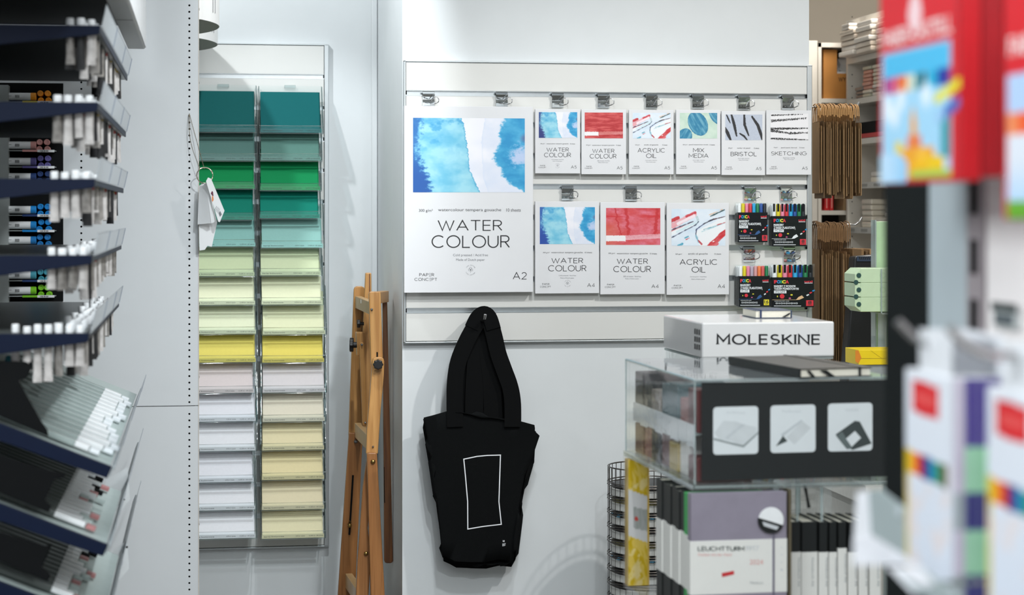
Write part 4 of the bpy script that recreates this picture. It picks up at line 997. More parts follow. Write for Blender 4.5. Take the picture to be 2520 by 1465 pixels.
for i, z in enumerate(LV):
    xt = P(TIP[i], 525, YN).x
    t = thing('metal_shelf', '%s of the five level navy shelves of the left shelving' % LN[i], 'shelf', (xt - .3, YN, z), 'level navy shelves')
    MB().box(-.9505, xt - .004, YN + .012, YE, z - .012, z - .001).build('deck', deck, t)
    MB().box(-.95, xt - .03, YN + .014, YE - .01, z - .018, z - .0125).build('underside', dark, t)
    MB().prism([(xt, YN, z), (xt, YN, z - .014), (xt - .004, YN, z - .018), (-.42, YN, z - .043), (-.95, YN, z - .085), (-.95, YN, z)], (0, .014, 0)).build('end_bracket', navy, t, .0012)
    MB().box(xt - .004, xt, YN + .012, YE, z - .014, z).build('front_edge', navy, t, .0008)
    # the leaning label holder with its cards
    o = Vector((xt + .001, YN + .02, z - .002)); tv = Vector((.010, 0, .046)); L = 1.40 - .01 * i
    h = MB().par(o, (0, L, 0), tv, (.0014, 0, -.0003)).build('label_holder', clr_lbl, t)
    for a, b in ((.005, .5), (.51, .98), (.99, L - .01)):
        MB().par(o + Vector((.0018, a, .004)), (0, b - a, 0), tv * .82, (.0004, 0, 0)).build('label_card', card_w, h)
        MB().par(o + Vector((.0022, b, .002)), (0, .008, 0), tv * .95, (.0006, 0, 0)).build('seam', seam, h)
    # tubes hang through the deck by their caps
    rows = []
    nn = (3, 4, 4, 4, 6)[i]
    for c in range(nn): rows.append((xt - .018 - c * .0205, YN + .026))
    if i == 4: rows.append((xt - .145, YN + .05))
    for r in range(17):
        yy = YN + .075 + r * .079 + random.uniform(-.02, .02)
        for c in range(2 if r % 3 else 3): rows.append((xt - .018 - c * .021 - random.uniform(0, .004), yy + random.uniform(-.01, .01)))
    for j, (x, y) in enumerate(rows):
        k = random.randrange(5); g = 'paint tubes under the %s level shelf' % LN[i]
        lab = 'white capped paint tube hanging through the %s navy shelf' % LN[i]
        s = protos[k]
        if not used[k]:
            used[k] = True; q = s
        else: q = dup(s)
        q.location = (x, y, z); q['label'] = lab; q['group'] = g; q.rotation_euler = (0, 0, random.uniform(-.5, .5)); q.scale = (1, 1, random.uniform(.8, 1.15))
bk = thing('shelving_back', 'tall dark back board that carries the left navy shelves', 'back board', (-.97, 4.7, 0))
MB().box(-.985, -.954, YN - .02, 5.42, 0, 1.985).build('board', dark, bk)
for yy in (YN - .012, 4.68, 5.385): MB().box(-.9535, -.9515, yy, yy + .01, .02, 1.97).build('slotted_strip', MATS['steel'], bk)
# dark shelf over them and the header box at its front
t = thing('top_shelf', 'dark shelf above the level navy shelves, only its underside in view', 'shelf', (-.6, YN, 2.0))
MB().box(-1.1, P(358, 121, 5.77).x - .055, YN - .4, YE, 2.005, 2.02).build('deck', dark, t)
MB().box(-1.1, P(358, 121, 5.77).x - .075, YN + .4, YN + .42, 1.992, 2.005).build('stiffener', dark, t)
hz = P(358, 121, 5.77).z; hx = P(358, 121, 5.77).x
t = thing('header_box', 'long white header box high on the left shelving, its grey underside showing', 'header box', (hx, 4.8, hz))
MB().box(hx - .05, hx - .001, 3.1, 5.77, hz, hz + .4).build('box_body', M('header_grey', (196, 196, 194), .5, var=.02), t, .004)
for a, b in ((3.12, 4.45), (4.46, 5.2), (5.21, 5.765)): MB().box(hx - .001, hx + .002, a, b, hz + .004, hz + .39).build('face_card', M('header_white', (244, 245, 247), .4), t, .001)
MB().box(hx - .046, hx - .006, 4.9, 4.906, hz - .0008, hz).build('joint', M('joint_grey', (120, 120, 118), .6), t)

# ---------------------------------------------------------------- marker rack on the partition
RKX0, RKX1 = -.72, P(155, 475, PY - .012).x
rz1, rz0 = P(100, 205, PY).z, P(100, 742, PY).z
t = thing('marker_rack', 'black marker rack fixed to the partition behind the level shelves', 'marker rack', ((RKX0 + RKX1) / 2, PY, rz0))
MB().box(RKX0, RKX1, PY - .006, PY - .0005, rz0, rz1).build('back_plate', black_m, t)
MB().box(P(-90, 400, PY - .06).x, P(20, 400, PY - .06).x, PY - .064, PY - .0065, rz0, rz1 - .01).build('side_plate', M('rack_grey', (150, 156, 156), .5), t)
MCOL = {'or': (236, 150, 30), 'ye': (226, 206, 30), 'pk': (206, 150, 146), 'vi': (98, 92, 150), 'bk': (40, 62, 110), 'bl': (30, 130, 200), 'b2': (36, 120, 186), 'te': (70, 150, 168), 'gr': (120, 190, 40), 'dg': (30, 130, 60)}
mkm = {k: M('marker_' + k, c, .35) for k, c in MCOL.items()}
mkw = M('marker_body', (228, 230, 232), .35, var=.02)
MR = [(240, 'or', 'ye'), (280, 'ye', 'ye'), (360, 'pk', 'pk'), (400, 'vi', 'vi'), (438, 'bk', 'bk'), (519, 'bl', 'bk'), (557, 'bl', 'bl'), (594, 'b2', 'bl'), (635, 'te', 'te'), (680, 'te', 'bk'), (718, 'gr', 'gr')]
NM = ['orange', 'yellow', 'pink', 'violet', 'dark blue', 'upper sky blue', 'middle sky blue', 'lower sky blue', 'upper teal', 'lower teal', 'green']
mk0 = None; mk1 = None
def lying_marker(x0, x1, y, z, colm):
    t = thing('marker', 'x', 'marker', (x0, y, z), 'x')
    MB().lathe((x0, y, z), (1, 0, 0), [(.0108, 0), (.0114, .002), (.0114, x1 - x0 - .016)], 14).build('barrel', mkw, t, smooth=True)
    MB().lathe((x1 - .016, y, z), (1, 0, 0), [(.0118, 0), (.0118, .014), (.0098, .016)], 14).build('cap', colm, t, smooth=True)
    mb = MB()
    for k in range(6): mb.box(x1 - .06 + k * .0022, x1 - .059 + k * .0022, y - .0118, y - .0112, z - .004, z + .004)
    mb.box(x1 - .1, x1 - .07, y - .0118, y - .0112, z + .001, z + .0018); mb.build('barcode', ink, t); return t
for k, (py, c, lc) in enumerate(MR):
    z = P(60, py, PY - .04).z; xe_ = P(89, py, PY - .04).x
    q = lying_marker(xe_ - .15, xe_, PY - .03, z + .003, mkm[c])
    q['label'] = 'white barrelled marker with %s cap lying in the black rack' % NM[k]; q['group'] = 'markers lying in the black rack'
    tt = MB().box(xe_ - .15, P(136, py, PY - .05).x, PY - .05, PY - .007, z - .0145, z - .012).build('tray', M('tray_grey', (150, 156, 156), .5), t)
    xa, xb_, xc_ = P(55, py, PY - .05).x, P(92, py, PY - .05).x, P(134, py, PY - .05).x
    MB().box(xa, xb_, PY - .0515, PY - .0502, z - .0165, z - .0105).build('colour_strip', mkm[lc], tt)
    s = MB().box(xb_, xc_, PY - .0515, PY - .0502, z - .0175, z - .0105).build('price_strip', lbl_w, tt)
    mb = MB()
    for j in range(7): mb.box(xb_ + .008 + j * .0036, xb_ + .0095 + j * .0036 + .0008 * (j % 2), PY - .0518, PY - .0516, z - .0165, z - .012)
    mb.build('price_code', ink, s)
    for j, (dx, dz_) in enumerate(((98, 5), (118, 5), (98, -12), (116, -12))):
        p = P(dx + random.uniform(-2, 3), py + dz_ + 2, PY - .035)
        if k == 1: continue
        e = thing('marker', 'marker seen from its %s end, standing out of the black rack' % NM[k], 'marker', tuple(p), 'markers seen end on in the black rack, %s' % NM[k])
        MB().lathe(p + Vector((0, .028, 0)), (0, -1, 0), [(.0088, 0), (.0092, .026), (.0078, .029), (.0052, .029), (.0046, .0275)], 12).build('cap', mkm[c], e, smooth=True)
# four greenish markers standing in the near corner below
t0 = None
for j, (px, py, c, a) in enumerate(((20, 888, 'te', .1), (36, 884, 'te', -.1), (14, 908, 'dg', .35), (26, 910, 'te', .3))):
    p = P(px, py, 4.3); e = thing('marker', 'teal marker cap %s in the dark bin at the left edge' % ('lying at the back', 'lying beside it', 'tilted in front', 'tilted furthest front')[j], 'marker', tuple(p), 'marker caps in the dark bin')
    MB().lathe(p, (math.sin(a), .5, math.cos(a) * .6), [(.0035, -.012), (.0062, -.011), (.0068, .008), (.005, .01)], 12).build('cap', mkm[c], e, smooth=True)

# ---------------------------------------------------------------- tilted shelves with pencils
SL = RAD(22.7); cs, sn = math.cos(SL), math.sin(SL)
pl_g = M('pencil_grey', (150, 162, 160), .5, var=.05, scale=60); pl_d = M('pencil_dark', (74, 80, 78), .45, var=.08, scale=60); pl_w = M('pencil_end', (226, 228, 230), .45); pl_r = M('pencil_red', (176, 120, 120), .5)
gsheet = M('tray_sheet', (176, 188, 186), .6, var=.03, scale=30); wplate = M('plate_white', (214, 218, 220), .5)
TL = [(275, 1150), (265, 1342), (257, 1530)]
TN = ['upper', 'middle', 'lowest']
for i, (tx, ty) in enumerate(TL):
    p = P(tx, ty, YN); x0, z0 = p.x, p.z
    D = Vector((-cs, 0, sn)); NZ = Vector((sn, 0, cs))
    at = lambda s, y, h=0.: Vector((x0, y, z0)) + D * s + NZ * h
    t = thing('tilted_shelf', '%s of the tilted navy shelves at the lower left, sloping to the aisle' % TN[i], 'shelf', (x0, YN, z0), 'tilted navy shelves')
    MB().prism([at(0, YN), at(0, YN, -.024), at(.2, YN, -.031), at(.4, YN, -.042), at(.4, YN)], (0, .014, 0)).build('end_bracket', navy, t, .0012)
    MB().prism([at(.003, YN + .015, -.004), at(.003, YN + .015, -.012), at(.4, YN + .015, -.012), at(.4, YN + .015, -.004)], (0, (5.60 if i == 0 else 4.76) - YN - .03, 0)).build('deck', gsheet, t)
    MB().prism([at(-.001, YN + .014, .001), at(-.001, YN + .014, -.02), at(-.004, YN + .014, -.02), at(-.004, YN + .014, .001)], (0, 1.76, 0)).build('front_edge', M('clear_grey', (176, 186, 190), .3), t)
    o = at(-.006, YN + .03, -.01); tv = Vector((.014, 0, .05))
    h = MB().par(o, (0, 1.76, 0), tv, (.0014, 0, -.0004)).build('label_holder', clr_lbl, t)
    for a, b in ((.005, .42), (.43, .95), (.96, 1.35), (1.36, 1.74)):
        MB().par(o + Vector((.0018, a, .004)), (0, b - a, 0), tv * .8, (.0004, 0, 0)).build('label_card', card_w, h)
        MB().par(o + Vector((.0022, b, .002)), (0, .008, 0), tv * .95, (.0006, 0, 0)).build('seam', seam, h)
    za_ = at(.4, YN).z
    for yy in (YN + .02, 4.68): MB().box(-.9505, at(.398, YN).x, yy, yy + .012, za_ - .034, za_ - .014).build('support_arm', navy, t)
    # black end cheek of the tray
    cheek = ([(-130, 890), (78, 890), (80, 903), (66, 930), (46, 938), (62, 968), (103, 1040), (116, 1058), (119, 1075), (-130, 970)], [(-130, 1080), (120, 1160), (160, 1166), (158, 1176), (134, 1180), (110, 1232), (126, 1247), (120, 1262), (-130, 1160)], [(-130, 1270), (110, 1345), (128, 1340), (103, 1397), (124, 1417), (118, 1432), (-130, 1327)])[i]
    MB().prism([P(x, y, YN + .02) for x, y in cheek], (0, .006, 0)).build('end_cheek', dark, t, .0015)
    # pencils side by side, white ends to the aisle
    rows = (15, 15, 13)[i]; y0 = YN + .07
    for r in range(rows):
        ya = y0 + r * (.085 if i == 0 else .048)
        s0 = (.045 if i == 0 else .045) + (r // 4) * (.01)
        q = thing('boxed_pencil', '%s box in the row on the %s tilted shelf' % ('pale grey' if i == 0 else 'dark grey', TN[i]), 'pencil box', tuple(at(s0, ya)), '%s row of slim pencil boxes' % TN[i])
        wdt = .034 if i == 0 else .030
        MB().par(at(.085 if i == 0 else .12, ya, .001), D * (.24), (0, wdt, 0), NZ * .012).build('box_body', pl_g if i == 0 else pl_d, q, .002)
        ln = random.choice((.03, .045, .055, .065))
        MB().par(at((.085 if i == 0 else .12) - ln, ya + .002, .002), D * (ln + .001), (0, wdt - .004, 0), NZ * .011).build('white_end', pl_w, q, .002)
        MB().par(at((.085 if i == 0 else .12) - ln - .022, ya + .004, .002), D * .02, (0, wdt - .008, 0), NZ * .009).build('lower_label', pl_r if (i and r % 3 == 0) else card_w if i == 0 else (black_m if r > 9 else gsheet), q, .0015)
# perforated plates: at the far end of the upper tilted shelf and between the lower ones
def plate(pts, Y, dots, lab, m):
    t = thing('perforated_plate', lab, 'divider plate', tuple(P(*pts[0], Y)), None)
    MB().prism([P(x, y, Y) for x, y in pts], (0, .0012, 0)).build('sheet', m, t)
    for x, y, r in dots: MB().lathe(P(x, y, Y) + Vector((0, .0002, 0)), (0, -1, 0), [(r, 0), (r, .0006)], 12).build('hole', black_m, t)
    return t
plate([(60, 900), (84, 896), (160, 904), (160, 985), (40, 985), (38, 936)], 5.62, [(124, 916, .0032), (134, 908, .003), (105, 945, .003), (95, 952, .003)], 'grey perforated end plate behind the upper tilted shelf', gsheet)
plate([(262, 1180), (314, 1150), (320, 1230), (290, 1268), (262, 1300), (236, 1322), (220, 1322)], 4.86, [(294.5, 1243, .003), (283, 1254, .0028), (271.5, 1266, .002), (258.5, 1279, .0028), (306, 1230, .002)], 'white perforated divider plate between the tilted shelves', wplate)
plate([(268, 1365), (312, 1330), (318, 1400), (296, 1425), (262, 1450), (236, 1480), (220, 1490)], 4.86, [(312, 1347, .0028), (302, 1359, .0028), (283, 1386, .003), (270, 1404, .0036), (257, 1418, .0028)], 'white perforated divider plate below the middle tilted shelf', wplate)
# ================================================================ clear display stand with black header (foreground table display)
ac2 = clear('acrylic_sheet', (254, 255, 255), .03, 1.45, .6)
ac_e = clear('acrylic_rim', (230, 238, 238), .08, 1.5, 1.4, .35, (206, 216, 216))
c0 = P(1710, 940, 3.97)
FA = Frame((c0.x, 3.97, 0), RAD(1.5))
zT = 1.154; zB = FA.P(1712, 1193, 0).z
wA = FA.P(2182, 930, 0).x + .012; dA = .60
st = thing('display_stand', 'clear acrylic display stand with a black front card, full of notebooks', 'display stand', frame=FA)
T_ = .004
mb = MB()
MB().box(0, wA, 0, T_, zB, zT).build('front_sheet', ac2, st)
MB().box(0, T_, T_, dA, zB, zT).build('side_sheet', ac2, st); MB().box(wA - T_, wA, T_, dA, zB, zT).build('side_sheet', ac2, st)
MB().box(0, wA, dA - T_, dA, zB, zT).build('back_sheet', ac2, st)
MB().box(0, wA, 0, dA, zT - T_, zT + .001).build('top_sheet', clear('acrylic_top', (252, 254, 255), .02, 1.49, 1.3, .06, (214, 222, 230)), st)
MB().box(-.006, wA + .004, -.006, dA, zB - .012, zB).build('tray_floor', clear('acrylic_floor', (244, 248, 248), .04, 1.5, 1.3, .1, (190, 196, 196)), st)
e = .0022; mb = MB()
for a, b in (((0, 0, zB), (0, 0, zT)), ((wA, 0, zB), (wA, 0, zT)), ((0, 0, zT), (wA, 0, zT)), ((0, 0, zT), (0, dA, zT)), ((0, dA, zB), (0, dA, zT)), ((0, 0, zB - .006), (wA, 0, zB - .006)), ((-.004, 0, zB - .006), (-.004, dA, zB - .006))):
    mb.tube([a, b], e, 4)
mb.build('polished_edges', ac_e, st)
hb = M('header_black', (17, 21, 22), .5, var=.03)
yb = .008
fc = MB().box(FA.P(1727, 960, yb).x, wA - .006, yb, yb + .003, zB + .006, zT - .006).build('header_card', hb, st)
cw = M('picture_card', (222, 225, 228), .5, var=.01); pg = M('picture_grey', (150, 156, 158), .6); pdk = M('picture_dark', (58, 66, 66), .5); plt = M('picture_light', (196, 200, 204), .6)
def rrect_px(x0, y0, x1, y1, r, slope=0.):
    pts = []
    for cx, cy, a0 in ((x1 - r, y0 + r, 0), (x0 + r, y0 + r, 90), (x0 + r, y1 - r, 180), (x1 - r, y1 - r, 270)):
        for k in range(6):
            a = RAD(a0 + 18 * k); X = cx + r * math.cos(a); pts.append((X, cy - r * math.sin(a) + slope * (X - x0)))
    return pts
yc = yb - .0006
def flat(name, pts, m, par=None, dy=0.):
    mb = MB(); poly_px(mb, pts, yc - dy, FA); return mb.build(name, m, par or st)
c1 = flat('picture_card', rrect_px(1755, 1002.5, 1866, 1120, 9, -.026), cw)
flat('drawn_book', [(1758, 1066), (1780, 1036), (1812, 1038), (1830, 1045), (1862, 1052), (1864, 1066), (1829, 1098), (1800, 1086), (1770, 1082)], M('picture_pale', (206, 209, 212), .6), c1, .0002)
flat('drawn_page_edge', [(1756, 1078), (1786, 1086), (1829, 1096), (1866, 1063), (1866, 1068), (1830, 1102), (1786, 1091), (1756, 1083)], pg, c1, .0004)
flat('drawn_gutter', [(1784, 1077), (1826, 1044), (1834, 1045), (1790, 1082)], plt, c1, .0004)
c2 = flat('picture_card', rrect_px(1896, 998.5, 2007, 1115.5, 9, -.026), cw)
flat('drawn_book', [(1935, 1077), (1974, 1036), (1996, 1054), (1955, 1095)], M('picture_pale', (206, 209, 212), .6), c2, .0002)
flat('drawn_edge', [(1921, 1070), (1972, 1033), (1976, 1037), (1926, 1076)], plt, c2, .0003)
flat('drawn_corner', [(1909, 1099), (1927, 1073), (1938, 1086)], pdk, c2, .0004)
c3 = flat('picture_card', rrect_px(2037.5, 994, 2147, 1112, 9, -.026), cw)
flat('drawn_album', [(2056, 1070), (2104, 1036), (2116, 1038), (2145, 1092), (2098, 1108), (2084, 1100)], pdk, c3, .0002)
flat('drawn_fold', [(2058, 1074), (2072, 1062), (2098, 1104), (2084, 1106)], M('picture_mid', (98, 108, 108), .5), c3, .0003)
flat('drawn_window', [(2082, 1080), (2104, 1061), (2119, 1078), (2096, 1100)], cw, c3, .0005)
for cc, s, x0, x1, y in ((c1, 'Aufklapp', 1787, 1834, 1013), (c2, 'Perforiert', 1925, 1972, 1009), (c3, 'Innentasche', 2081, 2112, 1005)):
    mb = MB(); text_px(mb, font_text(s), x0, y, x1, y + 7, yc - .0003, FA); mb.build('caption', plt, cc)
# what stands inside the header: rows of packs seen through the clear side
gr_w = [M('pack_' + n, c, .5, var=.08) for n, c in (('white', (216, 214, 210)), ('cream', (196, 190, 180)), ('taupe', (140, 130, 120)), ('teal', (64, 92, 96)), ('ink', (14, 18, 20)), ('maroon', (94, 44, 44)), ('rose', (150, 96, 90)), ('ochre', (170, 146, 60)))]
zf = zB
MB().box(.012, .15, .03, dA - .02, zB + .098, zB + .102).build('inner_shelf', ac_e, st)
mb = MB()
for k in range(8): mb.box(.0105, .0118, .04 + k * .067, .102 + k * .067, zB + .070 + .004 * (k % 2), zB + .118)
mb.build('shelf_tickets', cw, st)
words = ['white', 'cream', 'taupe', 'teal', 'black', 'maroon', 'rose', 'ochre']
def inbox(y0, y1, z0, z1, k, d=.0, wz=.12):
    o = MB().box(.014 + d, .014 + d + wz, y0, y1, z0, z1)
    for i, v in enumerate(o.v): o.v[i] = FA.W(v)
    n = o.build('small_pack', gr_w[k], None, .002)
    return tag(n, '%s pack %s inside the clear header' % (words[k], inbox.w), 'pack', 'packs inside the clear header')
inbox.w = ''
tags_low = [('at the front', 5), ('second from the front', 0), ('third from the front', 7), ('in the middle', 5), ('behind the middle', 4), ('near the back', 6), ('at the back', 5)]
y = .03
for i, (wds, k) in enumerate(tags_low):
    inbox.w = 'on the tray floor ' + wds; hgt = (.05, .088, .062, .075, .09, .082, .07)[i]; inbox(y, y + .072, zB + .0005, zB + hgt, k, .004 * (i % 2)); y += .0775
y = .03
for i, (wds, k) in enumerate([('at the front', 5), ('second from the front', 6), ('third from the front', 3), ('in the middle', 3), ('behind the middle', 2), ('near the back', 4), ('at the back', 4)]):
    inbox.w = 'on the inner shelf ' + wds; hgt = (.09, .062, .088, .08, .06, .07, .088)[i]; inbox(y, y + .072, zB + .1025, zB + .1025 + hgt, k, .004 * (i % 2)); y += .0775

# ---- lower part: tray on legs with notebooks
zt2 = zB - .013
zl = FA.P(1800, 1560, 0).z
nbk = M('notebook_black', (20, 24, 25), .5, var=.1, scale=90); nb_g = M('notebook_green', (52, 160, 84), .5); nb_m = M('notebook_mauve', (138, 132, 146), .5, var=.04); band = M('paper_band', (222, 222, 218), .55, var=.01); pages = M('page_edges', (226, 222, 208), .7, var=.03, scale=300)
MB().box(-.006, wA + .004, -.02, dA, zl - .012, zl).build('lower_floor', ac2, st)
for lx in (.1745, wA - .012):
    for ly in (.0118, dA - .012): MB().box(lx, lx + .01, ly, ly + .01, 0, zB - .012).build('leg', ac_e, st)
MB().box(FA.P(1942, 1300, -.016).x, FA.P(1942, 1300, -.016).x + .004, -.018, .3, zl, zt2).build('divider', M('divider_olive', (96, 88, 70), .4), st)
for px_ in (1960, 2020):
    xx = FA.P(px_, 1200, .02).x; MB().box(xx, xx + .005, .02, .024, FA.P(px_, 1284, .02).z, zB - .012).build('divider_rod', ac_e, st)
p0, p1 = FA.P(1980, 1192, .03), FA.P(1991, 1250, .03); MB().tube([p0, p1], .004, 6).build('support_rod', nbk, st)
# mauve notebook in front
def notebook(fr, x0, x1, y0, y1, z0, z1, cov, label, group=None, bandz=None, spine='x0', name='notebook', loc=None):
    t = thing(name, label, 'notebook', group=group, frame=fr)
    c = .0022
    mb = MB(); mb.box(x0, x1, y0, y0 + c, z0, z1).box(x0, x1, y1 - c, y1, z0, z1)
    if spine == 'x0': mb.box(x0, x0 + c, y0, y1, z0, z1)
    elif spine == 'y0': mb = MB(); mb.box(x0, x0 + c, y0, y1, z0, z1).box(x1 - c, x1, y0, y1, z0, z1).box(x0, x1, y0, y0 + c, z0, z1)
    mb.build('cover', cov, t, .001)
    if spine == 'y0': MB().box(x0 + c, x1 - c, y0 + c, y1 - .003, z0 + .003, z1 - .003).build('pages', pages, t)
    else: MB().box(x0 + c, x1 - .003, y0 + c, y1 - c, z0 + .003, z1 - .003).build('pages', pages, t)
    if bandz: MB().box(x0 - .0007, x1 + .0007, y0 - .0007, y1 + .0007, bandz[0], bandz[1]).build('paper_band', band, t, .0006)
    return t
ym = -.012
a = FA.P(1699, 1216, ym); b = FA.P(1936, 1330, ym); zb0 = FA.P(1800, 1330, ym).z; zb1 = FA.P(1800, 1462, ym).z
mv = notebook(FA, a.x, b.x, ym, ym + .022, zl + .001, a.z, nb_m, 'large mauve notebook with white paper band and round sticker, at the stand front', None, (zb1, zb0))
e_ = ym - .0011
mb = MB(); text_px(mb, stroke_text('LEUCHTTURM', .2, .2), 1717, 1344, 1832, 1357, e_, FA); mb.build('band_lettering', M('print_dark', (60, 70, 68), .5), mv)
mb = MB(); text_px(mb, stroke_text('1917', .14, .2), 1834, 1343, 1868, 1356, e_, FA); mb.build('band_year', plt, mv)
mb = MB(); text_px(mb, font_text('Denken mit der Hand'), 1718, 1362, 1800, 1369, e_, FA); text_px(mb, font_text('2024'), 1845, 1378, 1878, 1390, e_, FA); mb.build('red_print', M('print_rose', (214, 150, 146), .5), mv)
mb = MB(); poly_px(mb, [(1776, 1411), (1806, 1405), (1807, 1414), (1777, 1421)], e_, FA); mb.build('red_flag', M('flag_red', (196, 50, 54), .5), mv)
mb = MB(); text_px(mb, font_text('Medium'), 1846, 1432, 1878, 1438, e_, FA); mb.build('grey_print', pg, mv)
q = FA.P(1897, 1281, ym - .003); MB().lathe(q, (0, -1, 0), [(.0275, 0), (.0275, .0012)], 28).build('round_sticker', lbl_w, mv)
mb = MB(); k = (FA.P(1898, 1281, ym) - FA.P(1897, 1281, ym)).x; rot = -17
pts = [(1897 + 32.5 * math.cos(RAD(t_)), 1281 + 32.5 * math.sin(RAD(t_))) for t_ in range(17 + 5, 180 + 17 - 4, 10)]
poly_px(mb, pts, ym - .0046, FA); sk = mb.build('sticker_base', nbk, mv)
mb = MB(); poly_px(mb, [(1876, 1284), (1917, 1297), (1911, 1305), (1880, 1295)], ym - .005, FA); mb.build('sticker_print', plt, mv)
xs_ = FA.P(1903, 1400, ym).x; MB().box(xs_ - .002, xs_ + .002, ym - .0022, ym - .0008, zb1 - .01, zb0 + .012).build('elastic', M('elastic_mauve', (104, 100, 116), .7), mv)
for k, ch in enumerate('A5 N °'):
    pass
mb = MB(); 
for k in range(5): text_px(mb, stroke_text('AX0IV'[k], .16), 1921, 1345 + k * 18.5, 1926, 1350 + k * 18.5, e_, FA)
mb.build('edge_print', plt, mv)
# row of dark notebooks behind it, spines to the left
NBW = ['directly behind the mauve one', 'second behind the mauve one', 'third behind the mauve one', 'fourth behind the mauve one', 'fifth behind the mauve one', 'sixth behind the mauve one', 'rearmost of the row']
y = ym + .0235
zs0, zs1 = a.z - .002, None
for i in range(7):
    th = (.030, .034, .032, .034, .034, .036, .05)[i]
    x0 = a.x + .001 + .002 * (i % 2)
    cov = nb_g if i == 0 else nbk
    notebook(FA, x0, x0 + .17, y, y + th, zl + .001, a.z - .003 - .002 * (i % 3), cov, '%s notebook in a white band, %s' % ('green' if i == 0 else 'dark', NBW[i]), 'banded notebooks on the left of the stand', (zb1 + .006, zb0 + .002 * (i % 2) + (.008)))
    y += th + .0015
# yellow pack at the back
ya_ = dA - .06
xa_ = FA.P(1545, 1200, ya_).x; xb2 = FA.P(1598, 1200, ya_).x
t = thing('yellow_pack', 'yellow brush streaked pack with a white label, at the left rear of the stand', 'pack', frame=FA)
zt_ = min(FA.P(1570, 1128, ya_).z, zB - .0145)
MB().box(xa_, xb2, ya_, ya_ + .03, zl + .001, zt_).build('box_body', M('pack_gold', (206, 172, 80), .45), t, .001)
def yel(u, v):
    n = fb(u * 2 + v * 1.5, v * 7 - u * 2, 3); c = mixc((214, 186, 84), (196, 164, 8), sst(-.15, .25, n))
    c = mixc(c, (224, 206, 150), .8 * sst(.2, .3, fb(u * 1.3, v * 9 + u, 7)))
    if .23 + .06 * u < v < .60 + .06 * u:
        c = (206, 206, 206)
        if .36 < v - .04 * u < .53 and u > .25: c = mixc((170, 172, 172), (150, 156, 150), .5 + fb(u * 9, v * 9))
        if math.hypot((u - .42) * .2, v - .47) < .018: c = (190, 70, 60)
    return c
painted('front_print', (xa_ + .001, ya_ - .0006, zl + .002), (xb2 - xa_ - .006, 0, 0), (0, 0, zt_ - zl - .004), 24, 90, yel, t)
MB().box(xa_ - .002, xa_, ya_ - .01, ya_ + .04, zl, zt_ + .005).build('clear_side', ac2, t)
# black notebooks at the right, spines to the front
xr_ = [(1946, 1971), (1973, 2012), (2016, 2038), (2041, 2060), (2063, 2084), (2088, 2110), (2114, 2136), (2141, 2167)]
RW = ['first right of the divider', 'thickest, second right of the divider', 'third right of the divider', 'fourth right of the divider', 'fifth right of the divider, its band pushed up', 'sixth right of the divider', 'seventh right of the divider', 'last at the right end']
ys2 = .02
for i, (l, r) in enumerate(xr_):
    A_, B_ = FA.P(l, 1360, ys2), FA.P(r, 1360, ys2); zt3 = FA.P(l, 1285, ys2).z; zbt = FA.P(l, 1360 - (10 if i == 4 else 0) + (35 if i > 5 else 0) * 0, ys2).z
    t = notebook(FA, A_.x, B_.x - .001, ys2, ys2 + .13, zl + .001, zt3, nbk, 'black notebook, %s' % RW[i], 'banded notebooks on the right of the stand', (FA.P(l, 1475, ys2).z, zbt), 'y0')
    mb = MB(); xm = (A_.x + B_.x) / 2
    put2d(mb, font_text('Notizbuch A6'), (xm + .004, ys2 - .0012, zbt - .012), (0, 0, -.06), (.005, 0, 0)); mb.build('band_print', pg, t)
# ---- black notebook lying on the top
zc = zT + .0016
A1, B1, C1 = PZ(1797, 899, zc), PZ(1971, 931, zc), PZ(2160, 919, zc)
dBA = (A1 - B1); dBC = (C1 - B1); ang = math.atan2(dBA.y, dBA.x)
FN = Frame((B1.x, B1.y, 0), ang - math.pi / 2)     # local y runs along the spine, x across the cover
Ls, Ws, th = dBA.length, .165, .0195
lb = thing('notebook', 'black elastic band notebook lying on top of the clear stand', 'notebook', frame=FN)
c = .0022
mb = MB().box(-.004, Ws, -.001, Ls, zc, zc + c).box(-.004, Ws, -.001, Ls, zc + th - c, zc + th).box(-.004, 0, -.001, Ls, zc, zc + th)
mb.build('cover', M('leatherette', (24, 27, 29), .38, var=.12, scale=300, bump=.2), lb, .0015)
MB().box(.001, Ws - .004, .002, Ls - .004, zc + c, zc + th - c).build('pages', pages, lb)
xo = Ws * .80
MB().box(xo, xo + .006, -.0025, Ls + .001, zc + th, zc + th + .0012).box(xo, xo + .006, -.0028, -.0014, zc, zc + th).build('elastic_band', nbk, lb, .0004)
mb = MB(); mb.prism([(.012, -.0015, zc + th - .004), (.02, -.0015, zc + th - .004), (.032, -.0015, zc + .002), (.024, -.0015, zc + .002)], (0, -.001, 0)); mb.prism([(.042, -.0015, zc + th - .004), (.058, -.0015, zc + th - .004), (.078, -.0015, zc + .002), (.064, -.0015, zc + .002)], (0, -.001, 0)); mb.build('ribbon', nbk, lb)

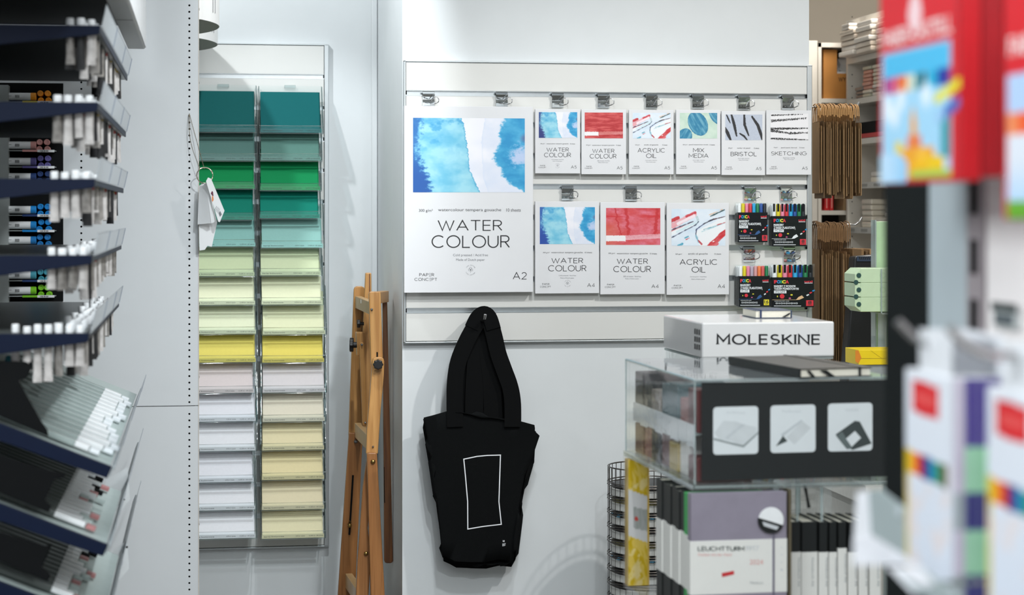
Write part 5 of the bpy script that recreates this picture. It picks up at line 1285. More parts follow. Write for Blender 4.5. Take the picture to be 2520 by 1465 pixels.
# ================================================================ white header box on its clear stand
m0 = P(1728, 795, 4.87)
FM = Frame((m0.x, 4.87, 0), RAD(.9))
zm1 = m0.z; zm0 = FM.P(1728, 882, 0).z; wm = FM.P(2053, 788, 0).x; dm = .40
wb = M('gloss_white', (226, 227, 228), .18, var=.006, coat=.3)
t = thing('header_sign', 'glossy white sign box with black capital lettering, on a clear stand', 'sign', frame=FM)
MB().box(0, wm, 0, dm, zm0, zm1).build('box_body', wb, t, .004)
mb = MB(); text_px(mb, stroke_text('MOLESKINE', .165, .3, .13), 1762, 820, 2018, 851, -.0006, FM); mb.build('lettering', inkc['k'], t)
mb = MB()
for i in range(3):
    for j in range(3):
        x = 1708.5 + j * 5.2; y = 812 + i * 18.5 - (2 - j) * 1.2
        a_, b_ = FM.PX(x, y + 12.5, -.0007), FM.PX(x + 3.3, y, -.0007)
        mb.add([(-.0007, b_.y, a_.z), (-.0007, a_.y, a_.z), (-.0007, a_.y, b_.z), (-.0007, b_.y, b_.z)], [(0, 3, 2, 1) if a_.y < b_.y else (0, 1, 2, 3)])
mb.build('side_mark', inkc['k'], t)
cs_ = thing('clear_stand', 'clear acrylic stand under the white sign box', 'display stand', frame=FM)
mb = MB().box(.004, .008, .004, dm - .004, 0, zm0 - .001).box(wm - .008, wm - .004, .004, dm - .004, 0, zm0 - .001).box(.008, wm - .008, dm - .008, dm - .004, 0, zm0 - .001)
mb.build('upright_sheets', ac2, cs_)
MB().box(.002, wm - .002, .002, dm - .002, zm0 - .006, zm0 - .0008).build('top_sheet', ac_e, cs_)
MB().box(.008, wm - .008, .01, dm - .01, zm0 - .26, zm0 - .255).build('shelf_sheet', ac_e, cs_)
# small navy notebook on it
zn = zm1 + .0008
q0 = FM.PZ(1859, 784, zn); q1 = FM.PZ(1947, 785, zn)
FS = Frame(FM.W((q0.x, q0.y, 0)), RAD(-1)); ws = (q1 - q0).length
sn_ = thing('small_notebook', 'small navy pocket notebook lying on the white sign box', 'notebook', frame=FS)
hN = .0215; dN = .14; nv = M('navy_cover', (44, 62, 90), .4, var=.06)
MB().box(0, ws + .006, 0, dN, zn, zn + .002).box(0, ws + .006, 0, dN, zn + hN - .002, zn + hN).box(ws + .003, ws + .006, 0, dN, zn, zn + hN).build('cover', nv, sn_, .001)
MB().box(.002, ws + .002, .002, dN - .002, zn + .002, zn + hN - .002).build('pages', pages, sn_)
MB().box(.012, .017, -.0012, dN, zn + hN, zn + hN + .001).box(.012, .017, -.0014, -.0004, zn, zn + hN).build('elastic_band', M('elastic_navy', (24, 44, 84), .6), sn_, .0003)
mb = MB(); mb.prism([(ws - .022, -.0005, zn + .003), (ws - .014, -.0005, zn + .003), (ws, -.0005, zn + .010), (ws, -.0005, zn + .015)], (0, -.0012, 0)); mb.build('ribbon', nbk, sn_)

# ================================================================ tower of wire baskets by the wall
bc = P(1592, 1147, 5.98); R = .121; bw = M('basket_wire', (92, 88, 84), .32, .9)
t = thing('wire_basket_tower', 'tall round wire basket tower in front of the white wall, holding round tins', 'basket', (bc.x, bc.y, 0))
ringz = [bc.z, bc.z - .006]
zt4 = bc.z; pitch4 = .0437
mb = MB()
circ = lambda r, z: [(bc.x + r * math.cos(2 * math.pi * k / 40), bc.y + r * math.sin(2 * math.pi * k / 40), z) for k in range(40)]
mb.tube(circ(R, zt4), .0022, 6, True)
mb.build('rim', bw, t, smooth=True)
for k in range(1, 16):
    z = zt4 - .008 - k * pitch4
    if z < .03: break
    mb = MB(); mb.tube(circ(R + .0012, z + .0042), .002, 6, True); mb.tube(circ(R + .0012, z - .0035), .002, 6, True); mb.build('hoop', bw, t, smooth=True)
mb = MB()
for k in range(34):
    a = 2 * math.pi * k / 34 + .05; x, y = bc.x + R * math.cos(a), bc.y + R * math.sin(a)
    mb.tube([(x, y, 0), (x, y, zt4)], .0013, 5)
mb.build('upright_wires', bw, t, smooth=True)
tin_w = M('tin_side', (196, 196, 192), .4); tin_k = M('tin_lid', (34, 34, 36), .4); tin_b = M('tin_blue', (90, 156, 190), .4); tin_o = M('tin_olive', (96, 92, 60), .5)
OR2 = ['topmost', 'second', 'third', 'fourth', 'fifth', 'sixth', 'seventh', 'eighth', 'lowest visible']
mb = MB().lathe((bc.x, bc.y, 0.002), (0, 0, 1), [(R - .006, 0), (R - .006, zt4 - .047 - 9 * pitch4 - .002)], 28); mb.build('inner_post', M('post_grey', (90, 88, 84), .6), t)
for k in range(9):
    z = zt4 - .047 - (k + 1) * pitch4 + .004
    q = thing('round_tin', 'round pale sided tin, %s in the wire basket tower' % OR2[k], 'tin', (bc.x, bc.y, z), 'round tins in the wire tower')
    MB().lathe((bc.x, bc.y, z), (0, 0, 1), [(R - .008, 0), (R - .006, .002), (R - .006, .021), (R - .01, .0225)], 28).build('side', tin_w, q, smooth=True)
    MB().lathe((bc.x, bc.y, z + .0226), (0, 0, 1), [(R - .012, 0), (R - .012, .010), (R - .02, .012)], 28).build('lid', tin_k if k not in (1, 4) else tin_o, q, smooth=True)
    if k in (2, 5):
        mb = MB()
        for j in range(12):
            a = 2 * math.pi * j / 12; d = Vector((math.cos(a), math.sin(a), 0)); tv = Vector((-d.y, d.x, 0)); o = Vector((bc.x, bc.y, z + .024)) + d * (R - .0115)
            mb.prism([o - tv * .018, o + Vector((0, 0, -.0)) - tv * .004, o + tv * .01 + Vector((0, 0, .007)), o - tv * .012 + Vector((0, 0, .008))], d * .0012)
        mb.build('blue_leaves', tin_b, q)
# ================================================================ kraft bags on hooks at the end of the wall
kraft = [M('kraft_a', (138, 108, 72), .7, var=.06, scale=30), M('kraft_b', (98, 74, 46), .7, var=.06, scale=30), M('kraft_c', (162, 130, 92), .7, var=.06, scale=30)]
rope = M('twisted_paper', (176, 134, 84), .7, var=.12, scale=200)
rope2 = M('twisted_paper_brown', (120, 88, 54), .7, var=.12, scale=200)
def bag_row(px0, px1, yh, yt, yb, n, Yc, dep, lab, group, rp, hookpx, kd):
    """bags hang one behind the other along a prong that stands out of the wall's end"""
    xa, xb = P(px0, yt, Yc).x, P(px1, yt, Yc).x; zt, zb, zh = P(px0, yt, Yc).z, P(px0, yb, Yc).z, P(px0, yh, Yc).z
    h = thing('wall_hook', 'bright hook carrying %s' % lab, 'hook', (XR, Yc, zh), None)
    q = P(hookpx[0], hookpx[1], Yc)
    MB().tube([(XR + .001, Yc, zh - .012), (xb - .01, Yc, zh - .012), (q.x - .02, Yc, q.z - .012), (q.x - .004, Yc, q.z + .0), (q.x + .004, Yc, q.z + .014)], .0042, 10).build('prong', wire_m, h, smooth=True)
    MB().box(XR + .0005, XR + .004, Yc - .02, Yc + .02, zh - .04, zh + .02).build('wall_plate', chrome, h)
    w = (xb - xa) / n
    for k in range(n):
        x = xa + (k + .5) * w; th = w * .46; t = thing('kraft_bag', 'flat kraft paper bag in the pack of %s' % lab, 'paper bag', (x, Yc, zb), group)
        dz_ = random.uniform(-.012, .008); dzb = random.uniform(-.014, .012); sx = random.uniform(-.0009, .0009); ln = random.uniform(-.012, .012)
        y0 = Yc - dep / 2 + ln; y1 = Yc + dep / 2 + ln
        vs = [(x - th / 2, y0, zt + dz_), (x + th / 2, y0 + .003, zt + dz_ - .004), (x + th / 2, y1, zt + dz_), (x - th / 2, y1, zt + dz_),
              (x - th / 2 + sx, y0, (zt + zb) / 2), (x + th * .42 + sx, y0 + .002, (zt + zb) / 2), (x + th * .45 + sx, y1, (zt + zb) / 2), (x - th / 2 + sx, y1, (zt + zb) / 2),
              (x - th * .4 - sx, y0, zb + dzb), (x + th * .4 - sx, y0, zb + dzb + .003), (x + th * .4 - sx, y1, zb + dzb), (x - th * .4 - sx, y1, zb + dzb)]
        fs = [(0, 1, 2, 3)]
        for a in (0, 4):
            for j in range(4): fs.append((a + j, a + 4 + j, a + 4 + (j + 1) % 4, a + (j + 1) % 4))
        fs.append((11, 10, 9, 8))
        MB().add(vs, fs).build('bag_body', kraft[(k * kd + k // 3) % 3], t)
        f = MB().box(x - th / 2 - .0006, x - th * .1, y0 - .0012, y0 - .0002, zb + (zt - zb) * .3 * random.uniform(.5, 1), zt + dz_ - .02); f.build('side_fold', kraft[(k + 1) % 3], t)
        for s, dx in ((-1, -.17), (1, .17)):
            xx = x + dx * w; hw_ = dep * .3; zz = zt + dz_
            pth = [(xx, Yc - hw_, zz - .03), (xx, Yc - hw_ - .004, zz + (zh - zz) * .35)]
            for j in range(9):
                a = RAD(180 - 22.5 * j); pth.append((xx + random.uniform(-.0005, .0005), Yc + (hw_ + .003) * math.cos(a), zh - .028 + .026 * math.sin(a) + dz_ * .4))
            pth += [(xx, Yc + hw_ + .004, zz + (zh - zz) * .35), (xx, Yc + hw_, zz - .03)]
            MB().tube(pth, .0013, 6).build('handle', rp, t, smooth=True)
bag_row(2004, 2108, 255, 303, 480, 24, 6.41, .10, 'smaller bags in the upper row', 'small kraft bags on the upper hook', rope, (2112, 262), 2)
bag_row(2002, 2084, 545, 618, 900, 19, 6.42, .13, 'larger bags in the lower row', 'large kraft bags on the lower hook', rope2, (2118, 545), 1)
# a few more large bags farther along, behind the monitor
xx0 = P(2100, 600, 6.95)
for k in range(6):
    p = P(2098 + k * 10, 612 + (k % 2) * 5, 6.95); t = thing('kraft_bag', 'upright kraft bag behind the dark monitor, %s from the left' % ORD[k].replace('top', 'first'), 'paper bag', (p.x, 6.95, .9), 'kraft bags behind the monitor')
    MB().box(p.x, p.x + .009, 6.85, 7.05, .9, p.z).build('bag_body', kraft[k % 3], t, .001)
MB_ = thing('low_counter', 'white counter under the bags behind the monitor', 'counter', (2.3, 6.9, 0))
MB().box(2.02, 2.72, 6.62, 7.2, .86, .899).build('worktop', M('counter_white', (210, 208, 202), .5), MB_, .003)
MB().box(2.06, 2.68, 6.66, 7.16, 0, .86).build('carcass', M('counter_side', (196, 194, 188), .5), MB_)
# dark monitor back
Ym = 6.14
t = thing('monitor', 'black monitor seen from behind, with vent slots along its top', 'monitor', tuple(P(2130, 900, Ym)))
o_ = [P(x, y, Ym) for x, y in ((2103, 632), (2158, 627), (2172, 632), (2172, 960), (2078, 960))]
MB().prism(o_, (0, .06, 0)).build('casing', M('monitor_black', (8, 10, 14), .45), t, .006)
mb = MB()
for k in range(12): a_ = P(2112 + k * 4.6, 632, Ym - .001); mb.par(a_, (.0032, 0, 0), (.004, 0, -.011), (0, .0008, 0))
mb.build('vent_slots', M('vent_black', (2, 2, 3), .8), t)
q = P(2108, 630, Ym - .002); r = P(2172, 630, Ym - .002); MB().box(q.x, r.x, Ym - .004, Ym - .002, q.z - .018, q.z - .001).build('top_strip', M('monitor_blue', (40, 54, 74), .4), t, .001)
mb = MB()
for k in range(12): a_ = P(2113 + k * 4.6, 631, Ym - .0045); mb.par(a_, (.003, 0, 0), (.004, 0, -.011), (0, .0003, 0))
mb.build('vent_slots', MATS['vent_black'], t)
MB().box(P(2110, 900, Ym).x, P(2150, 900, Ym).x, Ym + .01, Ym + .05, .72, P(2130, 955, Ym).z).build('foot', MATS['monitor_black'], t)
# cash counter that carries monitor, green display and boxes
ctr = thing('sales_counter', 'pale counter carrying the monitor, green boxes and yellow box', 'counter', (2.1, 6.0, 0))
zc0 = P(2140, 897, 5.6).z
MB().box(P(2080, 900, 5.6).x, 2.75, 5.42, 6.27, .66, .72).build('worktop', M('counter_white', (210, 208, 202), .5), ctr, .003)
MB().box(P(2080, 900, 5.6).x + .03, 2.72, 5.46, 6.24, 0, .66).build('carcass', M('counter_side', (196, 194, 188), .5), ctr)
# green column display and boxes
Yg = 5.6
grn = M('pale_green', (184, 206, 172), .5, var=.03); grd = M('green_face', (160, 188, 150), .5, var=.04); dotg = M('dot_green', (34, 70, 66), .5)
t = thing('green_display', 'pale green upright display board with a clear edge, right of the monitor', 'display', tuple(P(2170, 900, Yg + .05)))
a_, b_ = P(2156, 545, Yg + .12), P(2260, 872, Yg + .12)
MB().box(a_.x, b_.x, Yg + .12, Yg + .15, .72, a_.z).build('board', grd, t, .002)
MB().box(a_.x - .004, a_.x, Yg + .117, Yg + .155, .72, a_.z + .004).build('clear_edge', ac_e, t)
for k, w_ in enumerate(('top', 'middle', 'bottom')):
    y0, y1 = 661 + k * 35.6, 661 + k * 35.6 + 34.6
    t = thing('green_box', 'pale green box, %s of the three stacked beside the monitor' % w_, 'box', tuple(P(2120, y1, Yg)), 'stacked pale green boxes')
    a_, b_ = P(2118, y0, Yg), P(2250, y1, Yg)
    MB().box(a_.x, b_.x, Yg, Yg + .1, b_.z, a_.z).build('box_body', grn, t, .0015)
    l0 = 2104 if k == 1 else 2107
    cut = [(2104, (y0 + 14) if k == 0 else y0 + 1), (2118, y0 + .5), (2118, y1 - .5), (2104, (y1 - 12) if k == 2 else y1 - 1)]
    MB().prism([P(x, y, Yg + .001) for x, y in cut], (0, .098, 0)).build('cut_end', grn, t, .001)
    for dx, dy in ((2113.5, 17),) + (((2106.5, 34.),) if k < 2 else ()):
        MB().lathe(P(dx, y0 + dy, Yg + .0005), (0, -1, 0), [(.0072, 0), (.0072, .0012), (.0045, .0013)], 14).build('round_cutout', dotg, t)
    mb = MB(); x_ = P(2172, y0 + 17, Yg - .0006); vs, fs = ribbon(arc(0, 0, .008, .008, 0, 360, 18), .0012); mb.add([x_ + Vector((p[0], 0, p[1])) for p in vs], [f[::-1] for f in fs]); mb.build('printed_ring', grd, t)
gs = thing('clear_bracket', 'clear bracket holding the three green boxes', 'bracket', tuple(P(2168, 767, Yg)))
a_ = P(2168, 662, Yg - .004); b_ = P(2168, 772, Yg - .004)
MB().box(a_.x, a_.x + .003, Yg - .006, Yg - .0015, b_.z, a_.z).build('strip', ac_e, gs); MB().box(a_.x, a_.x + .03, Yg - .012, Yg + .09, b_.z - .002, b_.z + .0018).build('lip', ac_e, gs)
MB().box(a_.x + .02, a_.x + .026, Yg + .02, Yg + .08, .72, b_.z - .002).build('post', ac_e, gs)
yl = M('box_yellow', (232, 202, 20), .5, var=.02); yo = M('box_orange', (214, 130, 40), .5)
Yy_ = 5.5
a_, b_ = P(2113, 862, Yy_), P(2250, 897, Yy_)
t = thing('yellow_box', 'bright yellow box with orange end, low beside the monitor', 'box', (a_.x, Yy_, b_.z))
MB().box(a_.x, b_.x, Yy_, Yy_ + .12, b_.z, a_.z).build('box_body', yl, t, .001)
mb = MB(); poly_px(mb, [(2105, 863), (2113, 862.5), (2120, 881), (2113, 895), (2105, 890)], Yy_ - .0004); mb.build('orange_end', yo, t)
ln = M('box_line', (150, 120, 30), .5); mb = MB(); poly_px(mb, [(2117, 882), (2182, 882), (2182, 882.8), (2117, 882.8)], Yy_ - .0005); poly_px(mb, [(2142, 863), (2143, 863), (2170, 882), (2169, 882)], Yy_ - .0005); mb.build('fold_lines', ln, t)
MB().box(a_.x + .01, b_.x - .01, Yy_ + .005, Yy_ + .115, .72, b_.z - .0005).build('plinth', M('plinth_clear', (150, 156, 156), .4), t)

# ================================================================ stockroom shelving behind
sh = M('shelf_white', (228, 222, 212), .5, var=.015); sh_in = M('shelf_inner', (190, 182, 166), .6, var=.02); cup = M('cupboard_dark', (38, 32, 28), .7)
Yk = 8.25
def kbox(name, x0, y0, x1, y1, d0, d1, mat, par, bev=.0015):
    a, b = P(x0, y1, Yk), P(x1, y0, Yk); return MB().box(a.x, b.x, Yk + d0, Yk + d1, a.z, b.z).build(name, mat, par, bev)
t = thing('rear_bookcase', 'white bookcase on the stockroom rear wall, holding a cardboard box', 'bookcase', (P(2040, 500, Yk).x, Yk, 0))
xl, xr2 = P(1990, 300, Yk).x, P(2125, 300, Yk).x; zt5 = P(2040, 105, Yk).z
MB().box(P(1980, 300, Yk).x, P(2012, 300, Yk).x, Yk, Yk + .35, 0, P(2000, 100, Yk).z).build('end_panel', sh, t, .002)
MB().box(P(2014, 300, Yk).x, P(2022.5, 300, Yk).x, Yk + .004, Yk + .35, 0, zt5).build('side', sh, t, .001)
MB().box(P(2014, 300, Yk).x, xr2, Yk + .004, Yk + .35, zt5 - .02, zt5 + .0).build('top', sh, t, .001)
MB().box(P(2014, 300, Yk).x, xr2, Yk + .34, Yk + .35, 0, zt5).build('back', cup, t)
MB().box(xr2, xr2 + .02, Yk + .004, Yk + .35, 0, zt5).build('side', sh, t)
for y in (247, 350, 430, 523, 640, 760): 
    z = P(2050, y, Yk).z; MB().box(P(2022, 300, Yk).x, xr2, Yk + .008, Yk + .34, z - .011, z + .008).build('shelf_board', sh, t, .001)
card_b = M('cardboard', (190, 130, 62), .7, var=.05, scale=14)
zs1 = P(2050, 247, Yk).z + .0085
a_, b_ = P(2026.5, 122, Yk + .03), P(2108, 240, Yk + .03)
t = thing('cardboard_box', 'tan cardboard box with two black capital letters, in the white bookcase', 'box', ((a_.x + b_.x) / 2, Yk, zs1))
nx = P(2060, 122, Yk + .03).x; nz = P(2060, 181, Yk + .03).z
MB().prism([(a_.x, Yk + .03, zs1), (b_.x, Yk + .03, zs1), (b_.x, Yk + .03, nz), (nx, Yk + .03, nz), (nx, Yk + .03, a_.z), (a_.x, Yk + .03, a_.z)], (0, .006, 0)).build('front_panel', card_b, t, .001)
MB().box(a_.x, a_.x + .006, Yk + .036, Yk + .3, zs1, a_.z).build('side_panel', card_b, t); MB().box(a_.x, b_.x, Yk + .036, Yk + .3, zs1, zs1 + .004).build('bottom_panel', card_b, t)
MB().box(a_.x, b_.x, Yk + .294, Yk + .3, zs1, nz).build('rear_panel', card_b, t)
mb = MB(); text_px(mb, stroke_text('WY', .17, .2), 2063.5, 189, 2082, 202, Yk + .0292); mb.build('lettering', inkc['k'], t)
for k, (dx, dz_, r, lab) in enumerate(((2076, 160, .04, 'crumpled white paper ball, right, in the cardboard box'), (2062, 164, .024, 'crumpled white paper ball, left, in the cardboard box'))):
    c = P(dx, dz_, Yk + .12); bm = bmesh.new(); bmesh.ops.create_icosphere(bm, subdivisions=2, radius=r)
    for v in bm.verts: v.co *= 1 + .35 * noise.noise(v.co * 40 + Vector((k, 0, 0)))
    mb = MB().add([v.co + c for v in bm.verts], [tuple(v.index for v in f.verts) for f in bm.faces]); bm.free()
    tag(mb.build('paper_ball', lbl_w, None), lab, 'paper', None)
    # filling beneath
fl = MB().box(nx + .01, b_.x - .01, Yk + .06, Yk + .28, zs1 + .005, P(2070, 178, Yk + .1).z).build('paper_filling', lbl_w, None); tag(fl, 'white paper filling inside the cardboard box', 'paper', None)
rb = M('binder_red', (196, 30, 34), .4)
zs2 = P(2050, 523, Yk).z + .0085
for k, (l, r) in enumerate(((2029.5, 2041), (2042, 2051))):
    a_ = P(l, 482, Yk + .02); b_ = P(r, 482, Yk + .02)
    t = thing('red_binder', 'red binder in the white bookcase between the kraft bag rows, %s' % ('left one' if k == 0 else 'right one'), 'binder', (a_.x, Yk, zs2), 'red binders')
    MB().box(a_.x, b_.x, Yk + .02, Yk + .27, zs2, P(l, 470, Yk).z).build('cover', rb, t, .002)
    MB().box(a_.x + .007, a_.x + .011, Yk + .0192, Yk + .0199, zs2 + .01, P(l, 480, Yk).z).build('spine_line', M('line_pale', (230, 160, 150), .5), t)
a_ = P(2076, 485, Yk + .03); t = thing('small_carton', 'small tan carton beside the red binders', 'box', (a_.x, Yk, zs2))
MB().box(a_.x, a_.x + .06, Yk + .03, Yk + .2, zs2, P(2076, 478, Yk).z).build('box_body', M('carton_tan', (170, 140, 104), .7), t, .002); MB().box(a_.x + .02, a_.x + .035, Yk + .0292, Yk + .0299, zs2, P(2076, 478, Yk).z).build('tape', M('tape_tan', (196, 170, 130), .4), t)
# side bookcase that runs along the right, facing the aisle
XS = P(2086, 300, 8.2).x
ya2, yb2 = 6.75, 8.2
t = thing('side_bookcase', 'white bookcase along the stockroom side, stacked with white packs', 'bookcase', (XS, 7.5, 0))
zt6 = PX(2086, 59, XS).z
MB().box(XS, XS + .32, yb2, yb2 + .02, 0, zt6 + .012).build('side', sh, t, .001); MB().box(XS, XS + .32, ya2 - .02, ya2, 0, zt6 + .012).build('side', sh, t, .001)
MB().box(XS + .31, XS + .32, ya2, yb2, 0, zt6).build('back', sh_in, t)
mb = MB()
for k in range(40): 
    for yy in (yb2 - .05,): mb.lathe((XS + .02, yb2 - .0002, .4 + k * .05), (0, -1, 0), [(.0028, 0), (.0028, .0004)], 8)
mb.build('peg_holes', black_m, t)
SB = []
for y in (59, 152, 254, 352, 458, 566, 700):
    z = PX(2086, y, XS).z; SB.append(z); MB().box(XS - .002, XS + .31, ya2, yb2, z - .012, z + .012).build('shelf_board', sh, t, .001)
for y in (458, 566):
    z = PX(2086, y, XS).z
    h = MB().box(XS - .005, XS - .003, ya2, yb2, z - .013, z + .013).build('label_rail', M('rail_grey', (206, 204, 198), .4), t)
    mb = MB()
    for k in range(9): mb.box(XS - .0056, XS - .0052, ya2 + .06 + k * .16, ya2 + .14 + k * .16, z - .006, z + .006)
    mb.build('rail_print', M('print_faint', (160, 158, 152), .5), h)
pkm = [M('wrap_' + n, c, .3, var=.04, coat=.2) for n, c in (('white', (226, 220, 212)), ('cream', (222, 208, 192)), ('pink', (214, 150, 134)), ('sage', (196, 196, 176)), ('grey', (128, 124, 122)), ('pale', (234, 226, 210)))]
POS = ['nearest', 'second nearest', 'middle', 'fourth', 'farthest']
def stack(y, w, x0, d, z, hs, ms, where, g, jit=.006):
    for k, (h, m) in enumerate(zip(hs, ms)):
        j = random.uniform(-jit, jit)
        q = thing('wrapped_pack', '%s, %s from its foot' % (where, ORD[k].replace('top', 'first').replace('bottom', 'last')), 'pack', (x0, y, z), g)
        MB().box(x0 + j, x0 + d + j, y - w / 2 + random.uniform(-.004, .004), y + w / 2, z + .0006, z + h - .0006).build('wrapped_block', pkm[m], q, min(.006, h * .3))
        z += h
z = SB[1] + .0125
for i, (yy, n) in enumerate(((8.06, 5), (7.86, 6), (7.66, 6), (7.46, 6), (7.26, 6))):
    stack(yy, .185, XS - .03 - (.02 if i < 2 else 0), .27, z, [.0222] * n, [random.choice((0, 0, 1)) for _ in range(n)], 'white wrapped pack, %s upper pile' % POS[4 - i], 'white wrapped packs on the upper shelf', .008)
stack(8.08, .1, XS - .05, .16, z + .1125, [.0135] * 2, [0, 0, 5], 'thin wrapped pack laid on the farthest pile', 'small wrapped packs high on the side bookcase')
z = SB[2] + .0125
for i, (yy, n, m) in enumerate(((8.08, 3, (4, 4, 4)), (7.98, 8, (3, 5, 2, 2, 2, 2, 2, 3)), (7.86, 8, (0, 4, 0, 3, 3, 3, 3, 3)), (7.7, 9, (5, 5, 0, 5, 5, 0, 5, 0, 0)), (7.52, 9, (0, 5, 0, 5, 5, 5, 0, 0, 0)))):
    stack(yy, .095 if i < 3 else .16, XS + .008, .2, z, [.0165] * n, m, 'small paper pack, %s pile, second shelf down' % POS[4 - i], 'small paper packs on the second shelf', .004)
z = SB[3] + .0125
t = thing('flat_folder', 'dark flat folder with a red edge on the third shelf', 'folder', (XS, 7.9, z))
MB().box(XS + .01, XS + .28, 7.3, 8.15, z + .002, z + .07).build('dark_cover', dark, t, .003); MB().box(XS + .004, XS + .0098, 7.3, 8.1, z + .002, z + .02).build('red_edge', rb, t, .001)
z = SB[4] + .0125
for i, (yy, n) in enumerate(((7.85, 2), (7.6, 3), (7.4, 3))): stack(yy, .19, XS + .01, .25, z, [.022] * n, [5, 0, 5][:n], 'cream paper ream, %s pile, fourth shelf' % POS[2 - i if i else 4], 'cream reams on the fourth shelf')
z = SB[5] + .0125
for i, (yy, n) in enumerate(((7.98, 5), (7.83, 2), (7.69, 4))): stack(yy, .125 if i != 1 else .1, XS + .006, .2, z, [.024 if i == 0 else .021] * n, [5] * n, 'cream paper block, %s pile, fifth shelf' % ('farthest', 'middle low', 'nearest')[i], 'cream blocks on the fifth shelf')

# ================================================================ right foreground gondola
XG = .84
gw = M('gondola_white', (240, 236, 236), .55, var=.01); gg = M('gondola_grey', (172, 184, 190), .5, var=.01); gk = M('gondola_black', (15, 20, 21), .7, var=.05, spec=.15); up = M('upright_grey', (150, 142, 146), .5)
y_of = lambda px: PX(px, 500, XG).y
t = thing('gondola', 'near shelving unit at the right edge: white back, slotted post, black end', 'gondola', (XG, 1.9, 0))
MB().box(XG, XG + .03, -.2, y_of(2428), 0, 2.3).build('back_board', gw, t)
MB().box(XG - .004, XG + .03, y_of(2426), y_of(2386), 0, 2.3).build('upright', up, t, .001)
MB().box(XG - .001, XG + .03, y_of(2386), y_of(2288), 0, 2.3).build('grey_board', gg, t)
MB().box(XG - .002, XG + .03, y_of(2288), y_of(2180), 0, 2.3).build('black_end', gk, t)
mb = MB(); yu = (y_of(2426) + y_of(2386)) / 2; s0 = PX(2405, 632, XG).z; sp = .0655
for k in range(-16, 12): mb.box(XG - .0048, XG - .0038, yu - .011, yu + .011, s0 - .019 + k * sp, s0 + .019 + k * sp)
mb.build('slots', black_m, t)
MB().box(XG + .03, XG + .4, -.2, y_of(2180), 0, .08).build('foot', gk, t)
def wrapfn(top, fn): return fn
red = M('carton_red', (200, 22, 34), .45, var=.03); redd = M('carton_edge', (168, 12, 26), .5, var=.05)
def faber(y0, y1, z0, z1, x, n, fn, label, name='pencil_carton', txt=True):
    """hanging carton whose broad face looks across the aisle; further ones hang behind it"""
    for k in range(n):
        xk = x + k * .0225
        t = thing(name, label if k == 0 else 'red carton hanging behind the %s' % (label.split(' ', 1)[1] if k == 1 else 'second ' + label.split(' ', 1)[1])[:60], 'carton', (xk, (y0 + y1) / 2, z0), 'red cartons on the near hooks')
        dzk = .004 * k
        MB().box(xk, xk + .021, y0, y1, z0 + dzk, z1 + dzk).build('carton_body', red if k == 0 else redd, t, .0012)
        MB().prism([(xk + .009, (y0 + y1) / 2 - .04, z1 + dzk), (xk + .009, (y0 + y1) / 2 + .04, z1 + dzk), (xk + .009, (y0 + y1) / 2 + .03, z1 + .045), (xk + .009, (y0 + y1) / 2 - .03, z1 + .045)], (.001, 0, 0)).build('hang_tab', clearp, t)
        if k == 0:
            painted('face_print', (xk - .0006, y1 - .001, z0 + .001), (0, -(y1 - y0 - .002), 0), (0, 0, z1 - z0 - .002), 90, 96, fn, t)
            if txt:
                mb = MB(); h = z1 - z0; put2d(mb, font_text('FABER-CASTELL', .02), (xk - .0012, y1 - (y1 - y0) * .05, z1 - h * .385), (0, -(y1 - y0) * .86, 0), (0, 0, h * .075)); mb.build('lettering', M('ink_rosewhite', (240, 214, 214), .5), t)
def fab1(u, v):
    c = (206, 24, 38) if u < .96 else (176, 14, 28)
    if math.hypot((u - .46), (v - .265) * 1.02) < .085: c = (232, 200, 204)
    if .41 < v < .985 and .03 < u < .90:
        c = (156, 204, 232)
        if v < .525: c = (72, 178, 222) if (v > .425 and .05 < u < .88) else (150, 190, 220)
        elif v < .60:
            c = (200, 216, 226)
            for a, b, k in ((.05, .12, (130, 60, 130)), (.12, .2, (196, 40, 120)), (.2, .27, (210, 40, 40)), (.27, .36, (230, 120, 30)), (.36, .46, (206, 214, 196)), (.46, .54, (20, 130, 150)), (.54, .6, (10, 60, 70)), (.6, .74, (20, 160, 200)), (.74, .86, (20, 40, 150)), (.86, .9, (110, 80, 120))):
                if a < u < b: c = k
        for cx, cy, r in ((.1, .66, .1), (.28, .63, .08), (.6, .62, .09), (.2, .7, .08)):
            if v > .57: c = mixc(c, (226, 234, 244), .9 * sst(r, r * .3, math.hypot(u - cx, v - cy)))
        if .40 < u < .48 and .66 + abs(u - .44) * 2 < v < .86: c = (226, 160, 60)
        if .36 < u < .54 and .80 < v < .86: c = (222, 120, 70)
        if .26 < u < .7 and .845 < v: c = (230, 160, 40)
        for a, b, v0, k in ((.2, .3, .82, (222, 200, 60)), (.5, .58, .86, (240, 190, 60)), (.6, .82, .895, (230, 190, 10)), (.44, .6, .9, (234, 180, 10))):
            if a < u < b and v > v0: c = k
        if .78 < u < .88 and .72 < v < .9: c = (20, 140, 150)
        if v > .955 and u > .4: c = (150, 190, 80)
    if .0 <= u < .36 and v > .87 and math.hypot((u - .14) / .24, (v - .955) / .095) < 1: c = mixc((186, 216, 240), (130, 190, 230), sst(0, 1, u * 2))
    d, t_ = seg_d(u, v, (.72, .655), (1.0, .595), 1.)
    if d < .022: c = (222, 214, 40)
    d, t_ = seg_d(u, v, (.74, .735), (.97, .68), 1.)
    if d < .026: c = (60, 100, 180) if u > .82 else (150, 190, 226)
    return c
def fab2(u, v):
    c = (206, 20, 34)
    if v > .45 and u > .03:
        c = (196, 214, 236)
        if v < .6: c = (170, 196, 230)
        elif v < .68: c = (226, 140, 90) if u < .12 else (228, 90, 40)
        else: c = mixc((212, 218, 228), (176, 206, 236), sst(.75, .95, v))
        if v > .93: c = (96, 160, 40)
    return c
